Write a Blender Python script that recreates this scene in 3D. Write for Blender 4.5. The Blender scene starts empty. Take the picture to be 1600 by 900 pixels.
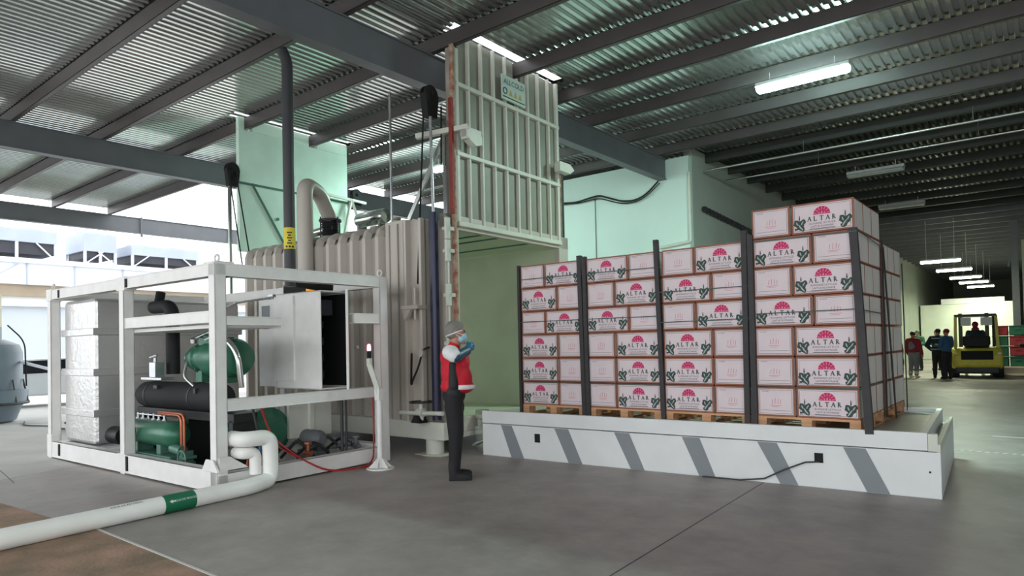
import bpy, math, random
from mathutils import Vector, Matrix
PI = math.pi
R = math.radians
random.seed(7)
SC = bpy.context.scene
COL = SC.collection

# ------------------------------------------------------------------ camera
YB = .6749                      # yaw of the building grid against the view
DELTA = .0262                   # the machines stand turned by this angle in the hall
def cam_axes(yaw, pitch=.02153, roll=-.02172):
    c, s = math.cos(yaw), math.sin(yaw)
    Bm = Matrix(((c, s, 0), (0, 0, -1), (-s, c, 0)))
    cp, sp = math.cos(pitch), math.sin(pitch)
    Rx = Matrix(((1, 0, 0), (0, cp, sp), (0, -sp, cp)))
    cr, sr = math.cos(roll), math.sin(roll)
    Rz = Matrix(((cr, -sr, 0), (sr, cr, 0), (0, 0, 1)))
    return Rz @ Rx @ Bm
M = cam_axes(YB)
cd = bpy.data.cameras.new('camera'); cam = bpy.data.objects.new('camera', cd); COL.objects.link(cam)
rt, dn, fw = M[0], M[1], M[2]
cam.matrix_world = Matrix(((rt[0], -dn[0], -fw[0], 0), (rt[1], -dn[1], -fw[1], 0), (rt[2], -dn[2], -fw[2], 1.5), (0, 0, 0, 1)))
cd.sensor_width = 36; cd.lens = 1050.33 / 1600 * 36; cd.shift_y = 64.5 / 1600
cd.clip_end = 400; cd.clip_start = .05
SC.camera = cam

# ------------------------------------------------------------------ sky and exposure
w = bpy.data.worlds.new('sky'); SC.world = w; w.use_nodes = True
nt = w.node_tree; nt.nodes.clear()
o_ = nt.nodes.new('ShaderNodeOutputWorld'); b_ = nt.nodes.new('ShaderNodeBackground')
b_.inputs['Color'].default_value = (.93, .97, 1.0, 1); b_.inputs['Strength'].default_value = 3.0
nt.links.new(b_.outputs[0], o_.inputs[0])
SC.view_settings.view_transform = 'Standard'; SC.view_settings.look = 'None'
SC.view_settings.gamma = 1; SC.view_settings.use_curve_mapping = False
SC.view_settings.exposure = 0.0
LAMP = 140.0

# ------------------------------------------------------------------ materials
MATS = {}
def mat(name, col, rough=.6, metal=0, var=.12, scale=4, bump=0, bscale=60, emit=None, es=0, trans=0, alt=None, stretch=None, spec=.5, coat=0):
    if name in MATS: return MATS[name]
    m = bpy.data.materials.new(name); m.use_nodes = True
    n = m.node_tree.nodes; l = m.node_tree.links; p = n['Principled BSDF']
    p.inputs['Roughness'].default_value = rough; p.inputs['Metallic'].default_value = metal
    p.inputs['Specular IOR Level'].default_value = spec
    if coat: p.inputs['Coat Weight'].default_value = coat
    tc = n.new('ShaderNodeTexCoord'); src = tc.outputs['Object']
    if stretch:
        mp = n.new('ShaderNodeMapping'); mp.inputs['Scale'].default_value = stretch; l.new(src, mp.inputs[0]); src = mp.outputs[0]
    no = n.new('ShaderNodeTexNoise'); no.inputs['Scale'].default_value = scale; no.inputs['Detail'].default_value = 5
    l.new(src, no.inputs['Vector'])
    cr = n.new('ShaderNodeValToRGB')
    a = tuple(max(0, c * (1 - var)) for c in col); b = tuple(min(1, c * (1 + var)) for c in col)
    if alt: b = col; a = alt
    cr.color_ramp.elements[0].position = .35; cr.color_ramp.elements[1].position = .65
    cr.color_ramp.elements[0].color = (*a, 1); cr.color_ramp.elements[1].color = (*b, 1)
    l.new(no.outputs['Fac'], cr.inputs[0]); l.new(cr.outputs[0], p.inputs['Base Color'])
    if bump:
        n2 = n.new('ShaderNodeTexNoise'); n2.inputs['Scale'].default_value = bscale; n2.inputs['Detail'].default_value = 3
        l.new(src, n2.inputs['Vector'])
        bp = n.new('ShaderNodeBump'); bp.inputs['Strength'].default_value = bump; bp.inputs['Distance'].default_value = .01
        l.new(n2.outputs['Fac'], bp.inputs['Height']); l.new(bp.outputs[0], p.inputs['Normal'])
    if emit: p.inputs['Emission Color'].default_value = (*emit, 1); p.inputs['Emission Strength'].default_value = es
    if trans: p.inputs['Transmission Weight'].default_value = trans
    MATS[name] = m
    return m
def srgb(r, g, b):
    f = lambda v: (v / 255 / 12.92) if v / 255 <= .04045 else ((v / 255 + .055) / 1.055) ** 2.4
    return (f(r), f(g), f(b))

def floor_mat():
    m = bpy.data.materials.new('concrete_floor'); m.use_nodes = True
    n = m.node_tree.nodes; l = m.node_tree.links; p = n['Principled BSDF']
    tc = n.new('ShaderNodeTexCoord')
    def noise(sc, det, rough=.6):
        q = n.new('ShaderNodeTexNoise'); q.inputs['Scale'].default_value = sc; q.inputs['Detail'].default_value = det; q.inputs['Roughness'].default_value = rough
        l.new(tc.outputs['Object'], q.inputs['Vector']); return q
    a = noise(.35, 6); b = noise(2.2, 8, .7); c = noise(40, 3)
    mx = n.new('ShaderNodeMix'); mx.data_type = 'FLOAT'; mx.inputs[0].default_value = .45
    l.new(a.outputs['Fac'], mx.inputs[2]); l.new(b.outputs['Fac'], mx.inputs[3])
    cr = n.new('ShaderNodeValToRGB'); cr.color_ramp.elements[0].position = .38; cr.color_ramp.elements[1].position = .62
    cr.color_ramp.elements[0].color = (*srgb(138, 131, 128), 1); cr.color_ramp.elements[1].color = (*srgb(180, 173, 168), 1)
    l.new(mx.outputs[0], cr.inputs[0]); l.new(cr.outputs[0], p.inputs['Base Color'])
    mr = n.new('ShaderNodeMapRange'); mr.inputs['To Min'].default_value = .38; mr.inputs['To Max'].default_value = .6
    l.new(b.outputs['Fac'], mr.inputs[0]); l.new(mr.outputs[0], p.inputs['Roughness'])
    bp = n.new('ShaderNodeBump'); bp.inputs['Strength'].default_value = .12; bp.inputs['Distance'].default_value = .01
    l.new(c.outputs['Fac'], bp.inputs['Height']); l.new(bp.outputs[0], p.inputs['Normal'])
    p.inputs['Specular IOR Level'].default_value = .4
    return m
def foil_mat():
    m = bpy.data.materials.new('crinkled_foil'); m.use_nodes = True
    n = m.node_tree.nodes; l = m.node_tree.links; p = n['Principled BSDF']
    p.inputs['Metallic'].default_value = .6; p.inputs['Roughness'].default_value = .3
    p.inputs['Base Color'].default_value = (.72, .71, .70, 1)
    tc = n.new('ShaderNodeTexCoord'); q = n.new('ShaderNodeTexNoise'); q.inputs['Scale'].default_value = 8; q.inputs['Detail'].default_value = 8
    q.inputs['Distortion'].default_value = 1.2
    l.new(tc.outputs['Object'], q.inputs['Vector'])
    bp = n.new('ShaderNodeBump'); bp.inputs['Strength'].default_value = .42; bp.inputs['Distance'].default_value = .02
    l.new(q.outputs['Fac'], bp.inputs['Height']); l.new(bp.outputs[0], p.inputs['Normal'])
    return m
MATS['floor'] = floor_mat(); MATS['foil'] = foil_mat()
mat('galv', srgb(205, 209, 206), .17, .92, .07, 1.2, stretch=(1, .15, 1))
mat('steel_grey', srgb(104, 107, 111), .5, .1, .06, 3)
mat('purlin_shaded', srgb(58, 60, 56), .6, .2, .06, 3)  # darker copy of purlin, the corridor's shade is in the colour
mat('sheet_shaded', srgb(92, 98, 90), .42, .7, .08, 2, stretch=(1, .15, 1))  # darker, duller galv with the unlit corridor's shade in its colour
mat('purlin', srgb(90, 85, 85), .45, .35, .06, 3)
mat('tan_steel', srgb(190, 183, 173), .45, .1, .06, 2, stretch=(1, 1, .3))
mat('tan_dark', srgb(168, 161, 151), .5, .1, .06, 2)
mat('frame_white', srgb(232, 231, 228), .45, 0, .04, 5)
mat('cream_paint', srgb(206, 208, 196), .45, 0, .04, 4)
mat('panel_olive', srgb(134, 135, 122), .5, .05, .05, 3)
mat('chamber_green', srgb(192, 200, 176), .5, 0, .05, 2)
mat('door_green', srgb(216, 243, 226), .45, 0, .05, 2)
mat('wall_mint', srgb(206, 228, 218), .8, 0, .03, 1)
mat('wall_grey', srgb(170, 178, 168), .8, 0, .06, 1)
mat('white_paint', srgb(222, 224, 224), .4, 0, .03, 3)
mat('stripe_grey', srgb(128, 134, 138), .4, 0, .03, 3)
mat('deck_grey', srgb(176, 180, 166), .35, .2, .08, 3)
mat('black', srgb(22, 22, 24), .5, 0, .1, 5)
mat('matte_black', srgb(14, 14, 15), .8, 0, .1, 5)
mat('rubber', srgb(30, 30, 32), .75, 0, .1, 20)
mat('dark_pipe', srgb(52, 52, 56), .5, 0, .06, 5)
mat('navy', srgb(40, 42, 66), .35, .3, .08, 5)
mat('rust', srgb(150, 84, 58), .8, 0, 0, 9, alt=srgb(186, 168, 146))
mat('rust_red', srgb(132, 50, 40), .6, 0, .2, 8)
mat('machine_green', srgb(48, 108, 84), .32, .15, .12, 6)
mat('machine_green_pale', srgb(82, 122, 108), .4, .1, .1, 6)
mat('chrome', srgb(196, 198, 200), .25, .8, .05, 8)
mat('copper', srgb(170, 100, 72), .35, .7, .1, 8)
mat('pvc', srgb(246, 245, 241), .4, 0, .04, 3)
mat('pipe_green', srgb(16, 110, 74), .5, 0, .05, 3)
mat('yellow', srgb(214, 196, 40), .5, 0, .06, 5)
mat('amber', srgb(240, 160, 40), .3, 0, .05, 5, emit=srgb(255, 170, 40), es=.5)
mat('red_glow', srgb(255, 60, 70), .3, 0, 0, 5, emit=(1, .08, .1), es=14)
mat('cardboard', srgb(150, 100, 82), .85, 0, .1, 12)
mat('carton_white', srgb(222, 208, 212), .7, 0, .03, 6)
mat('carton_plain', srgb(214, 208, 204), .75, 0, .05, 7, stretch=(1, 1, .3))
mat('ink_line', srgb(92, 96, 88), .8, 0, .1, 9)
mat('ink_brown', srgb(176, 128, 104), .8, 0, .1, 9)
mat('dome_pink', srgb(226, 130, 164), .7, 0, .05, 9)
mat('crimson', srgb(196, 36, 92), .7, 0, .05, 9)
mat('ink_dark', srgb(84, 88, 92), .8, 0, .05, 9)
mat('ink_leaf', srgb(62, 76, 72), .8, 0, .25, 60)
mat('ink_pale', srgb(170, 186, 176), .8, 0, .1, 60)
mat('ink_red', srgb(206, 110, 120), .8, 0, .1, 9)
mat('wood', srgb(196, 150, 112), .8, 0, .18, 5, stretch=(.3, 4, 4))
mat('edge_board', srgb(50, 48, 50), .6, 0, .15, 9)
mat('strap', srgb(60, 84, 80), .5, 0, .1, 9)
mat('mortar_red', srgb(176, 142, 122), .9, 0, 0, 2.6, bump=.5, bscale=30, alt=srgb(128, 112, 92))
mat('pour_slab', srgb(196, 194, 190), .8, 0, .07, 1.2)
mat('light_slab', srgb(214, 212, 208), .85, 0, .06, .8)
mat('lamp_white', (1, 1, 1), .5, 0, 0, 4, emit=(.66, 1.0, .93), es=LAMP)
mat('lamp_far', (1, 1, 1), .5, 0, 0, 4, emit=(.95, 1.0, .78), es=LAMP * .28)
mat('lamp_off', srgb(190, 196, 192), .3, .1, .1, 30)
mat('skin', srgb(176, 124, 100), .55, 0, .04, 20)
mat('red_cloth', srgb(196, 26, 44), .75, 0, .08, 14)
mat('maroon_cloth', srgb(134, 26, 44), .75, 0, .08, 14)
mat('white_cloth', srgb(226, 228, 228), .8, 0, .04, 14)
mat('black_cloth', srgb(26, 25, 28), .8, 0, .12, 10)
mat('grey_cloth', srgb(120, 122, 124), .8, 0, .1, 14)
mat('navy_cloth', srgb(34, 44, 58), .8, 0, .1, 14)
mat('blue_cloth', srgb(50, 84, 122), .8, 0, .1, 14)
mat('blue_glove', srgb(44, 104, 142), .35, 0, .12, 24)
mat('blue_sleeve', srgb(38, 72, 96), .45, 0, .15, 24)
mat('hair_net', srgb(126, 121, 116), .7, 0, .12, 40)
mat('mask_blue', srgb(150, 196, 216), .7, 0, .05, 20)
mat('cream_boot', srgb(200, 190, 160), .6, 0, .05, 10)
mat('sign_face', srgb(196, 214, 204), .5, 0, .03, 10)
mat('sign_text', srgb(36, 70, 60), .6, 0, .03, 10)
mat('warn_gold', srgb(190, 176, 96), .6, 0, .05, 10)
mat('facade', srgb(216, 220, 228), .8, 0, .03, .6)
mat('shutter', srgb(186, 192, 200), .6, .1, .03, .6)
mat('facade_brown', srgb(150, 136, 118), .8, 0, .08, 1)
mat('unit_grey', srgb(168, 176, 190), .5, .2, .05, 1)
mat('louvre_dark', srgb(58, 58, 64), .6, .2, .1, 3)
mat('tower_grey', srgb(112, 126, 136), .4, 0, .06, 2)
mat('cream', srgb(212, 204, 178), .6, 0, .04, 3)
mat('car_paint', srgb(206, 210, 214), .25, .1, .02, 2)
mat('glass_dark', srgb(24, 28, 34), .1, 0, .05, 3)
mat('forklift_yellow', srgb(206, 192, 72), .45, 0, .08, 5)
mat('crate_green', srgb(40, 104, 78), .6, 0, .1, 4)
mat('crate_red', srgb(162, 50, 58), .6, 0, .1, 4)
mat('tarp', srgb(226, 232, 220), .7, 0, .08, .8, bump=.4, bscale=3)
mat('beige', srgb(206, 192, 170), .8, 0, .05, 2)
mat('cable_red', srgb(172, 36, 40), .5, 0, .1, 10)
mat('vest_black', srgb(30, 30, 34), .7, 0, .1, 10)
mat('brown_cloth', srgb(64, 50, 46), .8, 0, .1, 10)

# ------------------------------------------------------------------ mesh builder
class MB:
    def __init__(s): s.v = []; s.f = []; s.m = []
    def add(s, vs, fs, mi=0):
        b = len(s.v); s.v += [tuple(v) for v in vs]; s.f += [tuple(b + i for i in f) for f in fs]; s.m += [mi] * len(fs); return s
    def box(s, x0, x1, y0, y1, z0, z1, mi=0, mtx=None):
        vs = [Vector((x, y, z)) for x in (x0, x1) for y in (y0, y1) for z in (z0, z1)]
        if mtx: vs = [mtx @ v for v in vs]
        return s.add(vs, [(0, 1, 3, 2), (4, 6, 7, 5), (0, 4, 5, 1), (2, 3, 7, 6), (0, 2, 6, 4), (1, 5, 7, 3)], mi)
    def bar(s, p0, p1, w, h, mi=0, upv=(0, 0, 1)):
        p0 = Vector(p0); p1 = Vector(p1); d = (p1 - p0).normalized(); u = Vector(upv)
        if abs(d.dot(u)) > .99: u = Vector((0, 1, 0))
        sx = d.cross(u).normalized(); uy = sx.cross(d)
        vs = [p + sx * a * w / 2 + uy * b * h / 2 for p in (p0, p1) for a, b in ((-1, -1), (1, -1), (1, 1), (-1, 1))]
        return s.add(vs, [(3, 2, 1, 0), (4, 5, 6, 7), (0, 1, 5, 4), (1, 2, 6, 5), (2, 3, 7, 6), (3, 0, 4, 7)], mi)
    def tube(s, pts, r, n=14, mi=0, caps=True, rs=None):
        pts = [Vector(p) for p in pts]; k = len(pts); fr = None; rings = []
        for i, p in enumerate(pts):
            d = (pts[min(i + 1, k - 1)] - pts[max(i - 1, 0)])
            if d.length < 1e-9: d = Vector((0, 0, 1))
            d.normalize()
            if fr is None:
                u = Vector((0, 0, 1)) if abs(d.z) < .9 else Vector((1, 0, 0)); fr = d.cross(u).normalized()
            else:
                fr = (fr - d * fr.dot(d)).normalized()
            g = d.cross(fr); rr = rs[i] if rs else r
            rings.append([p + (fr * math.cos(2 * PI * j / n) + g * math.sin(2 * PI * j / n)) * rr for j in range(n)])
        vs = [v for rg in rings for v in rg]; fs = []
        for i in range(k - 1):
            for j in range(n):
                a = i * n + j; b = i * n + (j + 1) % n; fs.append((a, b, b + n, a + n))
        if caps: fs.append(tuple(range(n - 1, -1, -1))); fs.append(tuple((k - 1) * n + j for j in range(n)))
        return s.add(vs, fs, mi)
    def lathe(s, c, prof, n=28, mi=0, axis='z'):
        c = Vector(c); vs = []; fs = []
        for r, h in prof:
            for j in range(n):
                a = 2 * PI * j / n; u, v = r * math.cos(a), r * math.sin(a)
                vs.append(c + (Vector((u, v, h)) if axis == 'z' else Vector((h, u, v)) if axis == 'x' else Vector((v, h, u))))
        k = len(prof)
        for i in range(k - 1):
            for j in range(n):
                a = i * n + j; b = i * n + (j + 1) % n; fs.append((a, b, b + n, a + n))
        fs.append(tuple(range(n - 1, -1, -1))); fs.append(tuple((k - 1) * n + j for j in range(n)))
        return s.add(vs, fs, mi)
    def ball(s, c, r, mi=0, n=14, m=9, mtx=None):
        c = Vector(c); rx, ry, rz = (r, r, r) if not isinstance(r, (tuple, list)) else r
        vs = []; fs = []
        for i in range(m + 1):
            t = PI * i / m
            for j in range(n):
                a = 2 * PI * j / n; v = Vector((rx * math.sin(t) * math.cos(a), ry * math.sin(t) * math.sin(a), rz * math.cos(t)))
                if mtx: v = mtx @ v
                vs.append(c + v)
        for i in range(m):
            for j in range(n):
                a = i * n + j; b = i * n + (j + 1) % n; fs.append((a, a + n, b + n, b))
        return s.add(vs, fs, mi)
    def prism(s, poly, axis, a0, a1, mi=0):
        """poly: 2D points in the two other axes"""
        def P(u, v, a): return (a, u, v) if axis == 'x' else (u, a, v) if axis == 'y' else (u, v, a)
        n = len(poly); vs = [P(u, v, a0) for u, v in poly] + [P(u, v, a1) for u, v in poly]
        fs = [tuple(range(n - 1, -1, -1)), tuple(range(n, 2 * n))] + [(i, (i + 1) % n, n + (i + 1) % n, n + i) for i in range(n)]
        return s.add(vs, fs, mi)
    def flat(s, pts, mi=0): return s.add(pts, [tuple(range(len(pts)))], mi)
    def merge(s, o, mtx=None, mi=None):
        b = len(s.v); s.v += [tuple(mtx @ Vector(v)) if mtx else v for v in o.v]
        s.f += [tuple(b + i for i in f) for f in o.f]; s.m += [(x if mi is None else mi) for x in o.m]; return s

BASE = {}
def rotC(p): c, s_ = math.cos(DELTA), math.sin(DELTA); return Vector((c * p[0] - s_ * p[1], s_ * p[0] + c * p[1], p[2]))
def place(o, base, frame, rot=0):
    if frame == 'C': o.location = rotC(base); o.rotation_euler = (0, 0, DELTA + rot)
    else: o.location = Vector(base); o.rotation_euler = (0, 0, rot)
    BASE[o.name] = (Vector(base), rot)
def tag(o, label=None, cat=None, group=None, kind=None):
    if label: o['label'] = label
    if cat: o['category'] = cat
    if group: o['group'] = group
    if kind: o['kind'] = kind
    return o
def thing(name, label, cat, base=(0, 0, 0), frame='C', rot=0, group=None):
    o = bpy.data.objects.new(name, None); COL.objects.link(o); o.empty_display_size = .1
    place(o, base, frame, rot); return tag(o, label, cat, group)
NOSPLIT = {'lettering', 'vegetable_print', 'dome_emblem', 'stamp_mark', 'emblem', 'band_marking', 'ceiling_seam', 'rib_grid', 'shell', 'lining', 'bellows', 'switchgear', 'grille', 'fitting_row', 'foot_plate', 'front_panel', 'facade_seam', 'warning_triangle', 'side_print'}
def clusters(mb):
    """groups of faces whose connected shells touch each other"""
    n = len(mb.v); par = list(range(n))
    def find(a):
        while par[a] != a: par[a] = par[par[a]]; a = par[a]
        return a
    for f in mb.f:
        a = find(f[0])
        for i in f[1:]: par[find(i)] = a
    box = {}
    for i, v in enumerate(mb.v):
        k = find(i); b = box.setdefault(k, [list(v), list(v)])
        for j in range(3): b[0][j] = min(b[0][j], v[j]); b[1][j] = max(b[1][j], v[j])
    ks = list(box)
    if len(ks) < 2 or len(ks) > 400: return None
    gp = {k: k for k in ks}
    def gf(a):
        while gp[a] != a: a = gp[a]
        return a
    e = .004
    for i, a in enumerate(ks):
        for b in ks[i + 1:]:
            A, B_ = box[a], box[b]
            if all(A[0][j] - e <= B_[1][j] and B_[0][j] - e <= A[1][j] for j in range(3)): gp[gf(b)] = gf(a)
    root = {k: gf(k) for k in ks}; cs = sorted(set(root.values()))
    if len(cs) < 2 or len(cs) > 24: return None
    out = []
    for c in cs:
        q = MB(); mp = {}
        for i, v in enumerate(mb.v):
            if root[find(i)] == c: mp[i] = len(q.v); q.v.append(v)
        for f, mi in zip(mb.f, mb.m):
            if f[0] in mp: q.f.append(tuple(mp[i] for i in f)); q.m.append(mi)
        out.append(q)
    return out
def obj(name, mb, m, parent=None, split=True, **k):
    if parent is not None and split and name not in NOSPLIT:
        cl = clusters(mb)
        if cl: return [obj1(name, q, m, parent, **k) for q in cl][0]
    return obj1(name, mb, m, parent, **k)
def obj1(name, mb, m, parent=None, base=(0, 0, 0), frame='C', smooth=None, bevel=0, label=None, rot=0, local=False):
    me = bpy.data.meshes.new(name)
    if parent is not None:
        r = parent
        while r.parent: r = r.parent
        bs = BASE[r.name][0] if not local else Vector((0, 0, 0))
    else: bs = Vector(base) if not local else Vector((0, 0, 0))
    me.from_pydata([(v[0] - bs.x, v[1] - bs.y, v[2] - bs.z) for v in mb.v], [], mb.f)
    ms = m if isinstance(m, (list, tuple)) else [m]
    for k in ms: me.materials.append(MATS[k])
    me.polygons.foreach_set('material_index', mb.m)
    me.update(); me.validate()
    import bmesh
    bm = bmesh.new(); bm.from_mesh(me); bmesh.ops.recalc_face_normals(bm, faces=bm.faces); bm.to_mesh(me); bm.free()
    if smooth is not None:
        me.polygons.foreach_set('use_smooth', [True] * len(me.polygons)); me.set_sharp_from_angle(angle=R(smooth))
    o = bpy.data.objects.new(name, me); COL.objects.link(o)
    if parent is not None: o.parent = parent
    else: place(o, base, frame, rot)
    if bevel:
        b = o.modifiers.new('bevel', 'BEVEL'); b.width = bevel; b.segments = 2; b.limit_method = 'ANGLE'; b.angle_limit = R(40)
    if label: o['label'] = label
    return o
def struct(name, mb, m, frame='B', **k): return tag(obj(name, mb, m, frame=frame, **k), kind='structure')
def children(o): return [c for c in bpy.data.objects if c.parent == o]
def copy_tree(o, parent=None):
    c = o.copy(); COL.objects.link(c); c.parent = parent
    for ch in KIDS.get(o.name, []): copy_tree(ch, c)
    return c
KIDS = {}
def index_kids(o):
    ks = [c for c in bpy.data.objects if c.parent == o]; KIDS[o.name] = ks
    for k in ks: index_kids(k)
def arc(c, r, a0, a1, n, ex, ey):
    c = Vector(c); ex = Vector(ex); ey = Vector(ey)
    return [c + ex * r * math.cos(a0 + (a1 - a0) * i / n) + ey * r * math.sin(a0 + (a1 - a0) * i / n) for i in range(n + 1)]
def round_path(pts, r=.1, n=6):
    pts = [Vector(p) for p in pts]; out = [pts[0]]
    for i in range(1, len(pts) - 1):
        a = (pts[i - 1] - pts[i]); b = (pts[i + 1] - pts[i]); ra = min(r, a.length * .49, b.length * .49)
        A = pts[i] + a.normalized() * ra; Bq = pts[i] + b.normalized() * ra
        for k in range(n + 1):
            t = k / n; out.append((1 - t) ** 2 * A + 2 * t * (1 - t) * pts[i] + t * t * Bq)
    return out + [pts[-1]]
def text_mb(s, size, mtx, mi=0, align='CENTER'):
    cu = bpy.data.curves.new('text', 'FONT'); cu.body = s; cu.size = size; cu.align_x = align; cu.resolution_u = 2
    o = bpy.data.objects.new('text', cu); COL.objects.link(o)
    bpy.context.view_layer.update(); dg = bpy.context.evaluated_depsgraph_get()
    me = bpy.data.meshes.new_from_object(o.evaluated_get(dg))
    mb = MB().add([mtx @ v.co for v in me.vertices], [tuple(p.vertices) for p in me.polygons], mi)
    bpy.data.objects.remove(o); bpy.data.curves.remove(cu); bpy.data.meshes.remove(me); return mb

# blobs: closed primitives fused into one skin by a voxel remesh
def blob(name, prims, m, parent=None, voxel=.014, it=6, **k):
    mb = MB()
    for p in prims:
        if p[0] == 'c':                         # tapered limb p0 r0 p1 r1
            _, a, ra, b, rb = p; mb.tube([a, b], 0, 14, rs=[ra, rb]); mb.ball(a, ra); mb.ball(b, rb)
        elif p[0] == 'b': mb.box(*p[1:7])
        else: mb.ball(p[1], p[2], mtx=(p[3] if len(p) > 3 else None))
    o = obj1(name, mb, m, parent, smooth=180, **k)
    r_ = o.modifiers.new('remesh', 'REMESH'); r_.mode = 'VOXEL'; r_.voxel_size = voxel; r_.use_smooth_shade = True
    s_ = o.modifiers.new('smooth', 'SMOOTH'); s_.iterations = it; s_.factor = .5
    return o

# ================================================================== THE HALL
struct('floor', MB().box(-22.6, 9, -6, 68, -.2, 0), 'floor')
struct('ground', MB().box(-70, -22.6, -30, 68, -.2, -.005), 'light_slab')
struct('ground', MB().box(-22.6, 14, -30, -6, -.2, -.005), 'light_slab')
# reddish-brown rough paving in the foreground, edge along the machine axis
mb = MB(); poly = [(-16, -3), (-1.5, -3), (-1.5, 2.33), (-4.4, 2.36), (-5.2, 2.40), (-6.1, 2.42), (-7.0, 2.36), (-8.2, 2.30), (-9.6, 2.1), (-11, 1.6), (-12.4, .6)]
mb.prism(poly, 'z', .001, .004); tag(obj('paving_patch', mb, 'mortar_red', base=(-6, 1, 0)), kind='structure')
mb = MB(); mb.bar((-6.4, 2.43, .004), (-4.2, 2.36, .004), .022, .006); tag(obj('trim_30', mb, 'light_slab', base=(-5, 2.4, 0)), kind='structure')
# lighter concrete pour on the left, seen beyond the joint
mb = MB(); mb.prism([(-22.3, -2), (-9.3, 2.0), (-9.77, 2.705), (-10.1, 3.675), (-11.2, 3.72), (-12.5, 9), (-22.3, 10)], 'z', .0005, .0015); tag(obj('floor_pour', mb, 'pour_slab', base=(-14, 4, 0)), kind='structure')
mb = MB(); mb.bar((-17.65, 4.9, .0022), (-16.0, 6.2, .0022), .03, .002); mb.bar((-19.0, 3.9, .0022), (-17.65, 4.9, .0022), .03, .002); tag(obj('trim_33', mb, 'dark_pipe', base=(-17, 5, 0)), kind='structure')
# floor joints
mb = MB(); mb.bar((-2.45, 9, .0008), (-2.18, 2.0, .0008), .008, .0016); struct('trim_31', mb, 'dark_pipe')
mb = MB(); mb.bar((-14.6, 3.2, .0008), (-9.5, 2.5, .0008), .012, .0016); struct('trim_32', mb, 'dark_pipe')

# corrugated roof sheets (ribs run along y)
ROOFZ = 5.925
SHEET = MB()
def sheet(x0, x1, y0, y1, mb=None):
    p = .136; mb = mb or SHEET; i0 = round(x0 / p); i1 = round(x1 / p); xs = []
    for i in range(i0, i1):
        a = i * p
        xs += [(a, 0), (a + .052, 0), (a + .066, .034), (a + .122, .034)]
    xs.append((i1 * p, 0)); vs = []; fs = []
    for x, z in xs: vs += [(x, y0, ROOFZ + z), (x, y1, ROOFZ + z)]
    for i in range(len(xs) - 1): fs.append((2 * i, 2 * i + 1, 2 * i + 3, 2 * i + 2))
    mb.add(vs, fs)
FR0, FR1 = -6.53, -6.26        # slot over the front door
RE0, RE1 = -11.97, -11.70      # slot over the rear door
sheet(-22.4, -14.55, -6, 8.35)
sheet(-14.55, RE0, -6, 20); sheet(RE0, RE1, -6, 6.55); sheet(RE0, RE1, 9.3, 20)
sheet(RE1, FR0, -6, 20); sheet(FR0, FR1, -6, 6.75); sheet(FR0, FR1, 9.45, 15.4)
sheet(FR1, 9, -6, 15.4)
CORR = MB(); sheet(FR0, 9, 15.4, 28.2, CORR); struct('ceiling_corridor', CORR, 'sheet_shaded'); sheet(FR0, 9, 28.2, 68)  # unlit corridor stretch gets the sheet with painted-in shade, galv resumes beyond
SHEET.box(-22.4, -14.55, -6, 8.35, 6.0, 6.03); SHEET.box(-14.55, RE0, -6, 20, 6.0, 6.03)
SHEET.box(RE0, RE1, -6, 6.55, 6.0, 6.03); SHEET.box(RE0, RE1, 9.3, 20, 6.0, 6.03)
SHEET.box(RE1, FR0, -6, 20, 6.0, 6.03); SHEET.box(FR0, FR1, -6, 6.75, 6.0, 6.03); SHEET.box(FR0, FR1, 9.45, 68, 6.0, 6.03)
SHEET.box(FR1, 9, -6, 68, 6.0, 6.03)
struct('ceiling', SHEET, 'galv')

# main beams along y
def ibeam(name, x, y0, y1, z0=5.22, z1=5.70, wd=.2):
    mb = MB(); mb.box(x - wd / 2, x + wd / 2, y0, y1, z1 - .02, z1); mb.box(x - wd / 2, x + wd / 2, y0, y1, z0, z0 + .02)
    mb.box(x - .07, x + .07, y0, y1, z0 + .01, z1 - .01); return struct(name, mb, 'steel_grey')
ibeam('trim_1', -6.93, -6, 15.2); ibeam('trim_2', -14.55, -6, 30); ibeam('trim_3', -22.3, -6, 30)
ibeam('trim_4', 8.3, -6, 68)
mb = MB()                                                        # splice plates on the outer beam
for y in (9.2, 12.1): mb.box(-22.19, -22.16, y - .03, y + .03, 5.1, 5.72)
struct('trim_5', mb, 'steel_grey')
# purlins along x
def purlin(n, y, x0, x1, m='purlin'):
    mb = MB(); z0, z1 = 5.70, 5.915
    mb.box(x0, x1, y, y + .006, z0, z1); mb.box(x0, x1, y, y + .075, z0, z0 + .006); mb.box(x0, x1, y, y + .075, z1 - .006, z1)
    mb.box(x0, x1, y + .07, y + .076, z0, z0 + .02); mb.box(x0, x1, y + .07, y + .076, z1 - .02, z1)
    struct('trim_%d' % n, mb, m)
ys = [-3.4, -1.95, -.5, .9, 2.35, 3.78, 5.27, 6.80, 8.27, 9.69, 11.13, 12.58, 13.98, 15.35, 16.8, 18.2, 19.7]
for i, y in enumerate(ys):
    purlin(40 + i, y, -22.3 if y < 8.3 else -14.6 if y < 14.5 else -6.29, 8.79, 'purlin' if y < 15 else 'purlin_shaded')  # corridor purlins take the copy with shade in its colour
for i, y in enumerate(ys[-4:]): purlin(100 + i, y, -14.6, -6.51)
for i in range(31): purlin(60 + i, 21.2 + 1.45 * i, -6.29, 8.79, 'purlin_shaded' if i < 5 else 'steel_grey')  # shade colour on the unlit stretch, paler steel where the far lamps shine

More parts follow.
